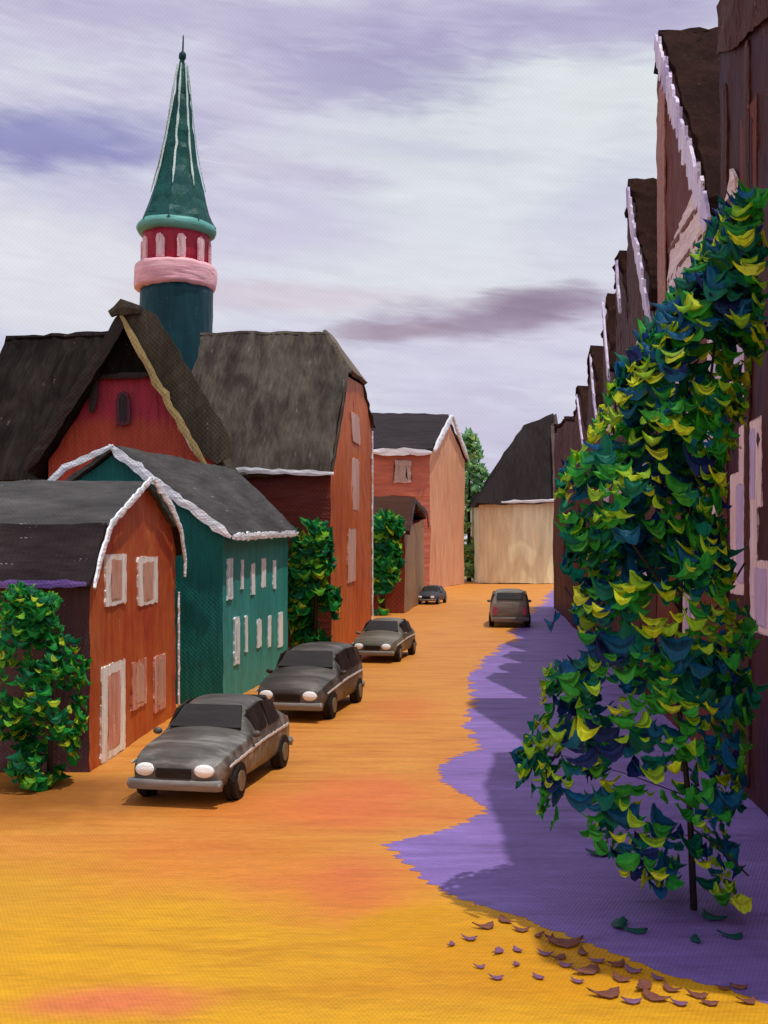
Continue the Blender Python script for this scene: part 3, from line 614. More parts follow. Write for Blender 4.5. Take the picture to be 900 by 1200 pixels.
# ------------------------------------------------------------------ right: the tall row
def rx(y): return 4.5 + .1 * y
ROW = [  # near y, far y, peak y, peak z, near eave z, far eave z, wall, label
    (9.5, 20.9, 17.5, 15.9, 13.6, 15.2, 'row_a', 'tallest plum brown row house, nearest the viewer behind the tree', 20),
    (20.95, 28.8, 28.0, 17.8, 10.9, 17.0, 'row_b', 'chestnut row house with long lavender roof edge and pale pink siding', 26),
    (28.85, 35.2, 33.8, 15.9, 10.8, 15.3, 'row_c', 'umber row house with broad lavender roof edge just beyond the long chestnut gable', 32),
    (35.25, 38.5, 36.6, 14.4, 12.4, 13.5, 'row_d', 'narrow row house with short sharp gable, between two umber neighbours', 36),
    (38.55, 43.0, 41.2, 14.0, 10.6, 12.8, 'row_c', 'umber row house halfway along the row with thin lavender edge', 40),
    (43.05, 49.5, 46.2, 12.9, 9.6, 11.6, 'row_d', 'violet brown row house, third from the far end of the row', 46),
    (49.55, 57.0, 53.5, 12.2, 9.4, 11.2, 'row_c', 'brown row house, second from the far end of the row', 53),
    (57.05, 76.0, 64.0, 11.9, 11.0, 12.2, 'row_d', 'low long row house at the far end beside the cream house', 65)]
row = []
for (yn, yf, yp, zp, zn, zf, wm, lab, d) in ROW:
    t = empty('row_house', (rx((yn + yf) / 2), (yn + yf) / 2, 0), lab, 'house', 'tall gabled houses in the dark row')
    prof = [(yn, 0), (yn, zn), (yp, zp), (yf, zf), (yf, 0)]
    bm = bmesh.new(); prism(bm, [(rx(y), y, z) for y, z in prof], (8, 0, 0)); wobble(bm, d, .8)
    link('wall', bm, M[wm], t)
    bm = bmesh.new(); o = -.08
    slab(bm, [(rx(yn) + o, yn + .02, zn + .14), (rx(yp) + o, yp, zp + .18), (rx(yp) + 8.2, yp, zp + .18), (rx(yn) + 8.2, yn + .02, zn + .14)], .16)
    slab(bm, [(rx(yp) + o, yp, zp + .18), (rx(yf) + o, yf - .02, zf + .16), (rx(yf) + 8.2, yf - .02, zf + .16), (rx(yp) + 8.2, yp, zp + .18)], .16)
    wobble(bm, d, 2.0); link('roof', bm, M['row_roof'], t)
    row.append((t, yn, yf, yp, zp, zn, zf, d))
for i, wd in ((1, .55), (2, .45), (3, .3), (4, .3), (5, .3), (6, .22)):
    t, yn, yf, yp, zp, zn, zf, d = row[i]
    y0 = yn + .1; k = .32
    bm = bmesh.new(); off = -.17
    pts = [(rx(yp) + off, yp - .15, zp + .05 - .3)]
    for q in (.35, .7, 1.0):
        y = yp + (y0 - yp) * q; pts.append((rx(y) + off, y, zp + (zn - zp) * q - .25 + rng.uniform(-.12, .12)))
    ribbon(bm, pts, wd, .1, (-1, .1, 0), d, .75); link('barge_board', bm, M['lav_trim'], t)
bm = bmesh.new(); prism(bm, [(rx(y) - .01, y, z) for y, z in ((10, 12.6), (10, 13.6), (17.4, 15.2), (20.85, 14.9), (20.85, 14.0), (19.6, 13.5), (18.6, 13.6), (17, 12.9))], (-.08, 0, 0)); wobble(bm, 20, 1.2)
link('cornice', bm, M['row_c'], row[0][0])
for yy, ww in ((20.4, .5), (18.6, .35)):
    bm = bmesh.new(); ribbon(bm, [(rx(yy), yy, 13.2), (rx(yy), yy, 7), (rx(yy), yy, .2)], ww, .06, (-1, .1, 0), 20, .3); link('pilaster', bm, M['row_c'], row[0][0])
# pale clapboard panels, pilaster, windows
def rs(px): return 5625.0 / (px - 575)
def panel(t, y0, y1, z0, z1, gapw, n):
    bm = bmesh.new()
    def P(y, z, o=0): return Vector((rx(y) - o, y, z))
    pts = []
    prism(bm, [P(y0, z0, .02), P(y1, z0 + .3, .02), P(y1, z1 - .4, .02), P((y0 * .8 + y1 * .2), z1 + .15, .02), P(y0, z1 - .1, .02)], (-.06, 0, 0)); wobble(bm, 26, 1.2)
    for i in range(n):
        z = z0 + (z1 - z0) * (i + .7) / (n + .3)
        ribbon(bm, [P(y0 + .15, z, .1), P(y1 - .15, z + rng.uniform(-.1, .1), .1)], gapw, .03, (-1, .1, 0), 26, .5, mi=1)
    link('siding_panel', bm, [M['siding'], M['siding_lines']], t)
panel(row[1][0], 22.1, 26.5, 9.0, 12.0, .13, 4)
panel(row[0][0], 19.3, 20.7, 8.2, 11.2, .12, 4)
panel(row[2][0], 29.3, 33.4, 7.6, 10.8, .12, 5)
panel(row[4][0], 38.9, 42.4, 7.0, 9.6, .14, 4)
bm = bmesh.new(); ribbon(bm, [(rx(27.9) - .02, 27.9, 16.5), (rx(27.9) - .02, 27.9, 13.0), (rx(27.9) - .02, 27.7, 7)], 1.2, .05, (-1, .1, 0), 27, .12); link('pilaster', bm, M['pilaster'], row[1][0])
def rwin(i, px, py, wy, h, fr='pinkwin', gl='lavglass', nm='window'):
    y = rs(px); z = H - (py - 640) / F * y
    t, yn, yf = row[i][:3]
    window(t, (rx(yn), yn, 0), (rx(yf), yf, 0), (y - yn) / (yf - yn), max(.02, z - h / 2), z + h / 2, wy, y * .9, M[fr], M[gl], side=-1, name=nm)
for px, py, wy, h in ((880, 545, 1.6, 1.5), (872, 625, 2.0, 2.2), (893, 700, 1.6, 1.2), (866, 410, 1.3, 2.0), (878, 215, 1.2, 2.6)): rwin(0, px, py, wy, h, gl='lavglass' if py > 300 else 'row_a', fr='pinkwin' if py > 300 else 'row_b')
for px, py, wy, h in ((832, 560, 1.3, 2.2), (800, 540, 1.3, 2.2), (838, 420, 1.3, 1.8), (797, 425, 1.2, 1.8), (808, 700, 1.4, 2.4)): rwin(1, px, py, wy, h)
for px, py, wy, h in ((755, 560, 1.2, 1.7), (750, 480, 1.1, 1.5), (755, 650, 1.4, 2)): rwin(2, px, py, wy, h)
for px, py, wy, h in ((726, 588, 1.5, 1.4),): rwin(3, px, py, wy, h)
for px, py, wy, h in ((711, 590, 1.3, 1.2), (715, 652, 1.6, 1.6)): rwin(4, px, py, wy, h)
for px, py, wy, h in ((696, 590, 1.3, 1.3), (692, 655, 1.3, 1.5)): rwin(5, px, py, wy, h, gl='row_a', fr='row_b')
for px, py, wy, h in ((679, 600, 1.3, 1.3), (679, 655, 1.5, 1.5)): rwin(6, px, py, wy, h, gl='row_a', fr='row_b')
for px, py, wy, h in ((663, 590, 1.6, 1.5), (661, 650, 1.8, 1.6)): rwin(7, px, py, wy, h, gl='row_a', fr='row_b')

# ------------------------------------------------------------------ foliage
def dab(bm, c, nrm, rot, w, h, mi, nm=6):
    """one leaf spray: a curved comma of ragged streaks with its ends turned up"""
    tone = bm.loops.layers.color.get('tone') or bm.loops.layers.color.new('tone')
    nrm = nrm.normalized(); up = Vector((0, 0, 1)); rt = up.cross(nrm)
    if rt.length < .1: rt = Vector((1, 0, 0))
    rt.normalize(); up = nrm.cross(rt).normalized()
    q = Matrix.Rotation(rot, 3, nrm); rt = q @ rt; up = q @ up
    nu, nv = 9, 5
    bend = rng.uniform(.2, .8); side = rng.choice((-1, 1)) * rng.uniform(.2, .7); curl = rng.uniform(.1, .3); fatp = rng.uniform(.45, .8)
    st = [rng.uniform(-.22, .0) for _ in range(nv + 1)]; en = [rng.uniform(.0, .22) for _ in range(nv + 1)]
    tn = [rng.choice((.7, .9, 1.0, 1.0)) * rng.uniform(.92, 1.0) for _ in range(nv)]
    g = []
    for i in range(nu + 1):
        u0 = i / nu * 2 - 1; col = []
        for j in range(nv + 1):
            v = j / nv
            u = u0 * (1 + (st[j] if u0 < 0 else -en[j]) * abs(u0) ** 3 * (-1 if u0 < 0 else 1) * (1 if u0 > 0 else 1))
            fat = max(0, 1 - u0 * u0) ** fatp * (1 + side * u0) * .55 + .05
            y = bend * u * u * .6 + (.5 - v) * fat * (1 + .12 * math.sin(i * 2.1 + j))
            p = c + rt * (u * w * .5) + up * (y * h) + nrm * (math.sin(v * 3.14) * h * curl * .6 + (.02 if j % 2 else -.02) * h + u * u * h * .18)
            col.append(bm.verts.new(p))
        g.append(col)
    for i in range(nu):
        for j in range(nv):
            f = bm.faces.new([g[i][j], g[i + 1][j], g[i + 1][j + 1], g[i][j + 1]]); f.material_index = mi; f.smooth = True
            for lp in f.loops: lp[tone] = (tn[j], tn[j], tn[j], 1)
def interp(env, z):
    for (z0, a0, b0), (z1, a1, b1) in zip(env, env[1:]):
        if z1 <= z <= z0:
            k = (z0 - z) / (z0 - z1); return a0 + (a1 - a0) * k, b0 + (b1 - b0) * k
    return None
def crown(name, env, yc, depth, n, sizes, mats, weights, parent, gap=.5, gfreq=1.2, rim_idx=(0, 1), seed=1, face=(-.25, -1, .15), dens=None, rmin=0.0, rotsd=.45, into=None, finish=True, hole=None):
    r2 = random.Random(seed); bm = into or bmesh.new(); made = 0; tries = 0
    z1, z0 = env[0][0], env[-1][0]
    while made < n and tries < n * 30:
        tries += 1
        z = r2.uniform(z0, z1); e = interp(env, z)
        if not e: continue
        x = r2.uniform(e[0], e[1]); cx = (e[0] + e[1]) / 2; hw = max(.05, (e[1] - e[0]) / 2)
        u = (x - cx) / hw; an = math.sqrt(max(0, 1 - u * u)); dp = min(depth, hw)
        y = r2.uniform(-1, 1) * an * depth
        if dens and r2.random() > dens(z): continue
        rad = math.sqrt(u * u + (y / depth) ** 2)
        g = noise.noise(Vector((x, y + yc, z)) * gfreq + Vector((seed * 3.1, 0, 0)))
        if g < gap - .5 - .0 or rad < rmin: continue
        if hole and noise.noise(Vector((x * hole, (y + yc) * hole * .4, z * hole)) + Vector((17, 2, 6))) < -.3: continue
        w = list(weights)
        if rad < .55:
            for k in rim_idx: w[k] *= .35
        mi = r2.choices(range(len(mats)), w)[0]
        out = Vector((u * 1.0, (y / max(.01, depth)) * 1.4, r2.uniform(-.2, .5)))
        out += Vector((r2.uniform(-.5, .5), r2.uniform(-.5, .5), r2.uniform(.0, .5) + (.55 if mi < 2 else .15)))
        if out.length < .2: out = Vector(face)
        s = r2.uniform(*sizes) * (1.0 if mi in rim_idx else 1.25)
        dab(bm, Vector((x, yc + y, z)), out, r2.gauss(0, rotsd), s, s * r2.uniform(.7, 1.15), mi, len(mats)); made += 1
    if not finish: return bm
    return link(name, bm, mats, parent)
def trunk(parent, pts, r0, r1, mat, limbs=()):
    bm = bmesh.new()
    def tube(pts, r0, r1, n=8):
        rings = []
        for i, p in enumerate(pts):
            r = r0 + (r1 - r0) * i / (len(pts) - 1); p = Vector(p)
            rings.append([bm.verts.new(p + Vector((r * math.cos(6.2832 * k / n), r * math.sin(6.2832 * k / n), 0))) for k in range(n)])
        for a, b in zip(rings, rings[1:]):
            for k in range(n): bm.faces.new([a[k], a[(k + 1) % n], b[(k + 1) % n], b[k]])
        bm.faces.new(rings[0]); bm.faces.new(rings[-1])
    tube(pts, r0, r1)
    for l in limbs: tube(l, r0 * .45, .015, 6)
    return link('trunk', bm, mat, parent, smooth_=True)

T = empty('tree', (3.75, 12.9, 0), 'tall leafy tree in lemon, green and deep blue standing before the dark row', 'tree')
env = [(8.45, 4.12, 4.3), (7.9, 3.85, 4.5), (7.4, 3.5, 4.5), (6.8, 3.1, 4.5), (6.3, 2.8, 4.45), (5.8, 2.5, 4.3), (5.2, 2.1, 4.08), (4.8, 2.1, 4.05), (4.3, 2.3, 4.1),
       (3.8, 2.05, 4.2), (3.3, 2.05, 4.55), (2.8, 1.95, 4.5), (2.3, 1.85, 4.4), (1.8, 1.6, 4.35), (1.3, 1.7, 4.3), (.8, 2.4, 4.1), (.4, 3.0, 4.25), (.1, 3.6, 4.2)]
trunk(T, [(3.75, 12.9, -.05), (3.7, 12.9, 1.2), (3.55, 12.9, 2.6), (3.6, 12.9, 4.2), (3.9, 12.9, 6), (4.15, 12.9, 8.1)], .045, .012, M['bark'],
      [[(3.6, 12.9, 1.4), (2.9, 12.6, 1.7), (1.9, 12.5, 2.0)], [(3.55, 12.9, 2.4), (2.8, 13.1, 3.1), (2.2, 13, 3.9)], [(3.6, 12.9, 3.6), (2.9, 12.7, 4.5), (2.3, 12.8, 5.2)],
       [(3.7, 12.9, 4.8), (3.2, 13.1, 5.9), (3.0, 13, 6.4)], [(3.6, 12.9, 3.2), (4.1, 13.0, 3.7), (4.4, 13, 4.2)], [(3.7, 12.9, 1.0), (3.9, 12.5, .9), (4.2, 12.3, .6)], [(3.7, 12.9, .9), (3.2, 12.7, 1.0), (2.6, 12.6, .95)]])
dn = lambda z: .28 if z < 1.0 else (.55 if z < 2.0 else (.8 if z < 3.4 else 1.0))
cb_ = crown('crown', env, 12.9, .8, 1250, (.14, .34), LT, (0, .0, .15, .42, .45, .14), T, gap=.50, gfreq=1.3, seed=3, dens=dn, finish=False, hole=1.5)
crown('crown', env, 12.9, .95, 1300, (.10, .25), LT, (.0, .40, .9, .3, .12, .0), T, gap=.50, gfreq=1.9, seed=5, dens=dn, rmin=.35, into=cb_, finish=False, hole=1.5)
crown('crown', env, 12.9, 1.1, 520, (.12, .30), LT, (.75, .5, .0, 0, 0, 0), T, gap=.44, gfreq=1.4, seed=8, dens=lambda z: .55 if z < 3.4 else 1.0, rmin=.6, rotsd=.3, into=cb_, hole=1.5)
SH = [('large leafy green shrub against the dark wall of the rust red house', -6.15, 19.6, .75, 1000, (.12, .26),
       [(3.62, -6.9, -6.2), (3.4, -7.0, -5.95), (2.9, -7.1, -5.75), (2.5, -7.1, -5.5), (2.1, -7.1, -5.4), (1.7, -7.15, -5.55), (1.2, -7.1, -5.5), (.7, -7.0, -5.6), (.3, -6.8, -5.8), (.05, -6.5, -6.1)]),
      ('slim green shrub climbing the maroon wall between the teal house and burnt orange gable', -2.7, 41.6, .8, 850, (.28, .55),
       [(5.3, -3.1, -2.5), (5.0, -3.4, -2.1), (4.2, -3.6, -2.0), (3.2, -3.6, -1.8), (2.2, -3.7, -1.75), (1.2, -3.6, -1.85), (.1, -3.4, -2.0)]),
      ('slim green shrub climbing the small brown house', -.1, 68.2, 1.0, 600, (.45, .9),
       [(6.2, -.3, .7), (5.5, -1.1, 1.0), (4.2, -1.3, .95), (3.0, -1.2, .9), (1.6, -1.1, .8), (.2, -.8, .3)])]
for lab, x, y, dp, n, sz, ev in SH:
    s = empty('shrub', (x, y, 0), lab, 'shrub', 'green shrubs against the left-hand houses')
    trunk(s, [(x, y, -.05), (x + .05, y, ev[0][0] * .4), (x - .05, y, ev[0][0] * .8)], .07 * y / 20, .02, M['bark'])
    crown('foliage', ev, y, dp, n, sz, LB, (.13, .25, .34, .28), s, gap=.42, gfreq=30.0 / y, seed=int(y))
FT = [('taller pale green tree beyond the salmon house', 10.6, 133, 18.2, 1.6, 1), ('lower pale green tree beside the cream house wall', 12.2, 140, 14.8, 1.6, 2)]
for lab, x, y, h, wd, sd in FT:
    s = empty('tree', (x, y, 0), lab, 'tree', 'pale trees at the end of the street')
    trunk(s, [(x, y, -.1), (x, y, h * .5), (x + .1, y, h * .9)], .3, .05, M['bark'])
    crown('crown', [(h, x - .5, x + .5), (h * .95, x - wd * .8, x + wd * .8), (h * .85, x - wd * 1.1, x + wd * 1.1), (h * .55, x - wd, x + wd), (h * .3, x - wd, x + wd), (.6, x - wd * .6, x + wd * .6)], y, 1.6, 600, (.6, 1.2), LF, (.2, .45, .35), s, gap=.3, gfreq=.3, seed=sd)

# ------------------------------------------------------------------ fallen leaves
FL = [(570, 1088, 'dead', 26, 0), (592, 1081, 'dead', 24, .9), (530, 1108, 'dead2', 15, -.3), (550, 1102, 'dead2', 20, .2), (585, 1117, 'dead2', 20, -.8), (606, 1115, 'dead2', 17, .7),
      (563, 1135, 'dead2', 14, -.4), (582, 1148, 'dead2', 18, .1), (630, 1098, 'dead', 16, 1.3), (664, 1108, 'dead', 48, .5), (640, 1120, 'dead2', 20, .2), (631, 1147, 'dead2', 18, 1.2),
      (662, 1133, 'dead2', 20, .6), (690, 1140, 'dead', 38, 0), (712, 1168, 'dead', 40, .4), (755, 1158, 'dead', 34, -.6), (768, 1172, 'dead', 36, .1), (818, 1169, 'dead', 26, .8), (848, 1160, 'dead', 18, .2), (868, 1159, 'dead', 22, -.2), (742, 1140, 'dead2', 24, .3), (770, 1148, 'dead2', 20, .9), (612, 1092, 'dead', 20, .4), (648, 1104, 'dead', 24, -.3), (682, 1118, 'dead', 22, .7), (700, 1128, 'dead2', 20, .1), (726, 1132, 'dead', 26, -.5), (728, 1150, 'dead', 26, .6),
      (742, 1176, 'dead2', 24, .2), (786, 1162, 'dead', 24, .9), (796, 1178, 'dead2', 22, -.1), (832, 1178, 'dead', 22, .4), (880, 1176, 'dead', 24, -.4), (656, 1124, 'dead', 20, 0), (676, 1152, 'dead2', 18, .5), (606, 1132, 'dead2', 14, -.6),
      (725, 1086, 'leafdark', 36, .4), (745, 1093, 'leafdark', 30, -.2), (815, 1104, 'leafdark', 22, 1.1), (705, 1003, 'leafdark', 34, .1), (860, 1100, 'leafdark', 30, .8), (835, 1078, 'leafdark', 34, .7)]
for px, py, m, wpx, rt in FL:
    p = G(px, py); s = wpx / F * p.y * .85
    bm = bmesh.new(); g = []
    dab(bm, p + Vector((0, 0, .03 + .06 * s)), Vector((rng.uniform(-.15, .15), rng.uniform(-.3, 0), 1)), 0, s * 1.1, s * .9, 0, 1)
    bmesh.ops.rotate(bm, verts=bm.verts, cent=p, matrix=Matrix.Rotation(-rt, 3, 'Z'))
    for v in bm.verts: v.co.z = max(.012, v.co.z * .45)
    ext = bmesh.ops.extrude_face_region(bm, geom=bm.faces[:])
    for v in [x for x in ext['geom'] if isinstance(x, bmesh.types.BMVert)]: v.co.z += .006
    t0 = bpy.data.objects.new('fallen_leaf', None)
    for v in bm.verts: v.co -= p
    o = link('fallen_leaf', bm, M[m]); o.location = p
    bpy.data.objects.remove(t0)
    if m == 'leafdark': tag(o, 'dark green fallen leaf lying on the violet painted shadow', 'leaf', 'dark green leaves on the violet painted shadow')
    elif m == 'dead': tag(o, 'reddish brown fallen leaf on the golden road edge', 'leaf', 'reddish brown leaves on the golden road edge')
    else: tag(o, 'pale mauve fallen leaf on the golden road', 'leaf', 'pale mauve leaves on the golden road')

# ------------------------------------------------------------------ cars (nose points to local -y)
def car(loc, rz, label, body, k=1.0, wagon=False, chrome=True, back=False, hgt=1.0):
    t = empty('parked_car', loc, label, 'car', 'cars parked in the street')
    t.rotation_euler = (0, 0, rz); t.scale = (k, k, k)
    Ln = 4.4
    # stations: y, sill z, belt z, top z, half width at belt, half width at top
    if wagon:
        st = [(-2.2, .38, .62, .66, .62, .55), (-2.12, .3, .74, .8, .76, .66), (-1.6, .26, .86, .95, .84, .74), (-.95, .25, .92, 1.02, .86, .76), (-.75, .25, .93, 1.06, .86, .74), (-.25, .25, .95, 1.5, .87, .64),
              (.5, .25, .96, 1.58, .87, .66), (1.4, .25, .97, 1.55, .86, .66), (1.95, .27, .97, 1.47, .82, .62), (2.15, .32, .9, 1.1, .76, .66), (2.2, .4, .7, .76, .66, .58)]
    else:
        st = [(-2.2, .38, .6, .64, .6, .52), (-2.12, .3, .72, .78, .76, .64), (-1.6, .26, .84, .93, .84, .72), (-.95, .25, .9, 1.0, .86, .74), (-.75, .25, .91, 1.03, .86, .72), (-.2, .25, .94, 1.46, .87, .6),
              (.4, .25, .95, 1.55, .87, .62), (1.0, .25, .96, 1.46, .86, .6), (1.55, .26, .96, 1.14, .84, .66), (1.75, .27, .95, 1.04, .82, .68), (2.12, .32, .86, .92, .78, .66), (2.2, .4, .68, .72, .64, .56)]
    st = [(a, b, c * hgt, e * hgt, f, g) for a, b, c, e, f, g in st]
    bm = bmesh.new(); rings = []
    for (y, zs, zb, zt, wb, wt) in st:
        half = [(wb * .9, zs), (wb * 1.0, zs + .06), (wb * 1.05, (zs + zb) / 2 + .05), (wb * 1.01, zb), ((wb + wt) / 2 + .03, (zb + zt) / 2), (wt + .02, zt - .05), (wt * .72, zt + .015), (wt * .25, zt + .035)]
        ring = [(x, z) for x, z in half] + [(-x, z) for x, z in half[::-1]]
        rings.append([bm.verts.new((x, y, z)) for x, z in ring])
    n = len(rings[0])
    for a, b in zip(rings, rings[1:]):
        for i in range(n): bm.faces.new([a[i], a[(i + 1) % n], b[(i + 1) % n], b[i]])
    bm.faces.new(rings[0]); bm.faces.new(rings[-1][::-1])
    b = link('body', bm, body, t, smooth_=True, world=False)
    md = b.modifiers.new('round', 'SUBSURF'); md.levels = 2; md.render_levels = 2
    S = {round(s[0], 2): s for s in st}; ys = [s[0] for s in st]
    def seg(i): return st[i]
    def sidepane(i0, i1, a0=.12, a1=.86, sy=1, sh0=0., sh1=0.):
        bm = bmesh.new(); q = []
        for i, sh in ((i0, sh0), (i1, sh1)):
            y, zs, zb, zt, wb, wt = st[i]; y += sh
            for f in (a0, a1):
                z = zb + (zt - zb) * f
                x = (wb * (1 - f) + wt * f) + .035 + (.02 if .2 < f < .9 else 0)
                q.append(Vector((sy * x, y, z)))
        prism(bm, [q[0], q[2], q[3], q[1]], (-sy * .05, 0, 0))
        return bm
    wsi = 4; rf = 5
    def cross(i0, i1, f0, f1, nm, lift=.045, wmul=.9, mat=M['glass']):
        y0, _, zb0, zt0, wb0, wt0 = st[i0]; y1, _, zb1, zt1, wb1, wt1 = st[i1]
        a = Vector((0, y0 + (y1 - y0) * f0, zt0 + (zt1 - zt0) * f0)); c = Vector((0, y0 + (y1 - y0) * f1, zt0 + (zt1 - zt0) * f1))
        nn = Vector((0, -(c.z - a.z), c.y - a.y)).normalized()
        if nn.z < 0: nn = -nn
        wa = (wt0 + (wt1 - wt0) * f0) * wmul + .04; wc = (wt0 + (wt1 - wt0) * f1) * wmul
        bm = bmesh.new(); prism(bm, [a + Vector((-wa, 0, 0)) + nn * lift, a + Vector((wa, 0, 0)) + nn * lift, c + Vector((wc, 0, 0)) + nn * lift, c + Vector((-wc, 0, 0)) + nn * lift], nn * -.06)
        return link(nm, bm, mat, t, world=False)
    cross(4, 5, .12, .92, 'windscreen')
    if wagon: cross(8, 9, .05, .8, 'rear_window', wmul=.86)
    else: cross(7, 8, .1, .9, 'rear_window')
    for sy in (1, -1):
        link('side_window', sidepane(5, 6, sy=sy, sh0=-.16, sh1=-.12), M['glass'], t, world=False)
        if wagon:
            link('side_window', sidepane(6, 7, sy=sy, sh0=.0, sh1=-.35), M['glass'], t, world=False)
            link('side_window', sidepane(7, 8, sy=sy, sh0=-.2, sh1=-.12), M['glass'], t, world=False)
        else:
            link('side_window', sidepane(6, 7, a1=.84, sy=sy, sh0=.0, sh1=.12), M['glass'], t, world=False)
        bm = bmesh.new(); bmesh.ops.create_uvsphere(bm, u_segments=10, v_segments=6, radius=1)
        for v in bm.verts: v.co = Vector((v.co.x * .09 + sy * .95, v.co.y * .06 - .62, v.co.z * .065 + 1.0 * hgt))
        link('wing_mirror', bm, body, t, smooth_=True, world=False)
        # flank highlight moulding
        if chrome:
            bm = bmesh.new(); ribbon(bm, [(sy * .885, -1.9, .66 * hgt), (sy * .9, 0, .8 * hgt), (sy * .885, 1.7, .82 * hgt)], .05, .02, (sy, 0, 0), 10, .6); link('side_moulding', bm, M['chrome'], t, world=False)
    # front
    for sx in (-1, 1):
        bm = bmesh.new(); bmesh.ops.create_uvsphere(bm, u_segments=14, v_segments=8, radius=1)
        for v in bm.verts: v.co = Vector((v.co.x * .19 + sx * .52, v.co.y * .08 - 2.15, v.co.z * .115 + .62 * hgt))
        link('headlight', bm, M['lamp'], t, smooth_=True, world=False)
        bm = bmesh.new(); bmesh.ops.create_cube(bm, size=1)
        for v in bm.verts: v.co = Vector((v.co.x * .16 + sx * .64, v.co.y * .08 + 2.17, v.co.z * .34 + .72 * hgt))
        bmesh.ops.bevel(bm, geom=bm.edges, offset=.02, segments=2); link('tail_light', bm, M['tail'], t, world=False)
    bm = bmesh.new(); bmesh.ops.create_cube(bm, size=1)
    for v in bm.verts: v.co = Vector((v.co.x * .62, v.co.y * .08 - 2.19, v.co.z * .16 + .58 * hgt))
    bmesh.ops.bevel(bm, geom=bm.edges, offset=.025, segments=2); link('grille', bm, M['grille'], t, world=False)
    for yy in (-2.26, 2.26):
        bm = bmesh.new(); bmesh.ops.create_cube(bm, size=1)
        for v in bm.verts:
            v.co = Vector((v.co.x * 1.66, v.co.y * .16 + yy - (math.copysign(.0, yy)), v.co.z * .17 + .38))
        bmesh.ops.bevel(bm, geom=bm.edges, offset=.05, segments=3)
        for v in bm.verts:
            if abs(v.co.x) > .5: v.co.y -= math.copysign(.12, yy)
        link('bumper', bm, M['bumper'], t, smooth_=True, world=False)
    for sx in (-1, 1):
        for yy in (-1.38, 1.32):
            w = bpy.data.objects.new('wheel', None); C.objects.link(w); w.parent = t; w.location = (sx * .78, yy, .32)
            def disc(nm, r, th, mat, x=0.0):
                bm = bmesh.new(); bmesh.ops.create_cone(bm, segments=24, radius1=r, radius2=r, depth=th, cap_ends=True)
                bmesh.ops.bevel(bm, geom=bm.edges, offset=min(.04, th * .3), segments=2)
                bmesh.ops.rotate(bm, verts=bm.verts, cent=(0, 0, 0), matrix=Matrix.Rotation(R(90), 3, 'Y'))
                bmesh.ops.translate(bm, verts=bm.verts, vec=(x, 0, 0))
                o = link(nm, bm, mat, w, world=False)
            disc('tyre', .325, .22, M['tyre'], sx * .02); disc('rim', .18, .06, M['rim'], sx * .125)
            bm = bmesh.new(); bmesh.ops.create_cone(bm, segments=24, radius1=.4, radius2=.4, depth=.1, cap_ends=True)
            bmesh.ops.rotate(bm, verts=bm.verts, cent=(0, 0, 0), matrix=Matrix.Rotation(R(90), 3, 'Y'))
            bmesh.ops.translate(bm, verts=bm.verts, vec=(sx * .775 * 1.0, yy, .36)); link('wheel_arch', bm, M['grille'], t, world=False)
    return t
car((-3.12, 20.1, 0), R(-11), 'dark grey rounded saloon parked before the rust red and teal houses, headlights bright', M['car'], wagon=False)
car((-1.92, 28.9, 0), R(-12), 'near black estate car parked just behind the front grey saloon', M['car2'], wagon=True, k=1.07)
car((.05, 42.2, 0), R(-13), 'olive grey car parked below the burnt orange gable, third down the street', M['car3'])
car((3.7, 82, 0), R(-16), 'small slate grey car parked far off by the brown cottage', M['car4'], chrome=False, k=.9)
car((7.05, 60, 0), R(180 - 6), 'boxy grey car seen from behind on the violet side with rosy tail lights', M['car3'], k=1.22, wagon=True, chrome=False, hgt=1.05)

# ------------------------------------------------------------------ sky
SUN_EL, SUN_AZ = R(73.5), math.atan2(.91, -.41)     # azimuth measured from +y towards +x
wd = bpy.data.worlds.new('World'); scene.world = wd; wd.use_nodes = True
nt = wd.node_tree; L = nt.links; bg = nt.nodes['Background']
sky = nd(nt, 'ShaderNodeTexSky', sky_type='NISHITA'); sky.sun_disc = False; sky.sun_elevation = SUN_EL; sky.sun_rotation = SUN_AZ
tc = nd(nt, 'ShaderNodeTexCoord'); sp = nd(nt, 'ShaderNodeSeparateXYZ'); L.new(tc.outputs['Generated'], sp.inputs[0])
az = mth(nt, 'ARCTAN2', sp.outputs[0], sp.outputs[1]); el = mth(nt, 'ARCSINE', sp.outputs[2])
def snoise(scale, det, st, dist=0.0, seed=0.0):
    cb = nd(nt, 'ShaderNodeCombineXYZ'); L.new(mth(nt, 'MULTIPLY', az, st[0]), cb.inputs[0]); L.new(mth(nt, 'MULTIPLY', mth(nt, 'ADD', el, mth(nt, 'MULTIPLY', az, st[2])), st[1]), cb.inputs[1]); cb.inputs[2].default_value = seed
    n = nd(nt, 'ShaderNodeTexNoise'); L.new(cb.outputs[0], n.inputs['Vector']); n.inputs['Scale'].default_value = scale; n.inputs['Detail'].default_value = det; n.inputs['Distortion'].default_value = dist
    n.inputs['Roughness'].default_value = .6
    return n.outputs[0]
strk = snoise(9, 7, (.45, 1.9, .12), .6, 1.0); big = snoise(3.2, 4, (.6, 1.6, .1), .4, 5.0); fine = snoise(45, 5, (.35, 2.0, .1), .5, 9.0)
w1 = mth(nt, 'SUBTRACT', snoise(5, 4, (.6, 1.4, 0), .3, 21.0), .5); w2 = mth(nt, 'SUBTRACT', snoise(7, 4, (.6, 1.6, 0), .3, 33.0), .5)
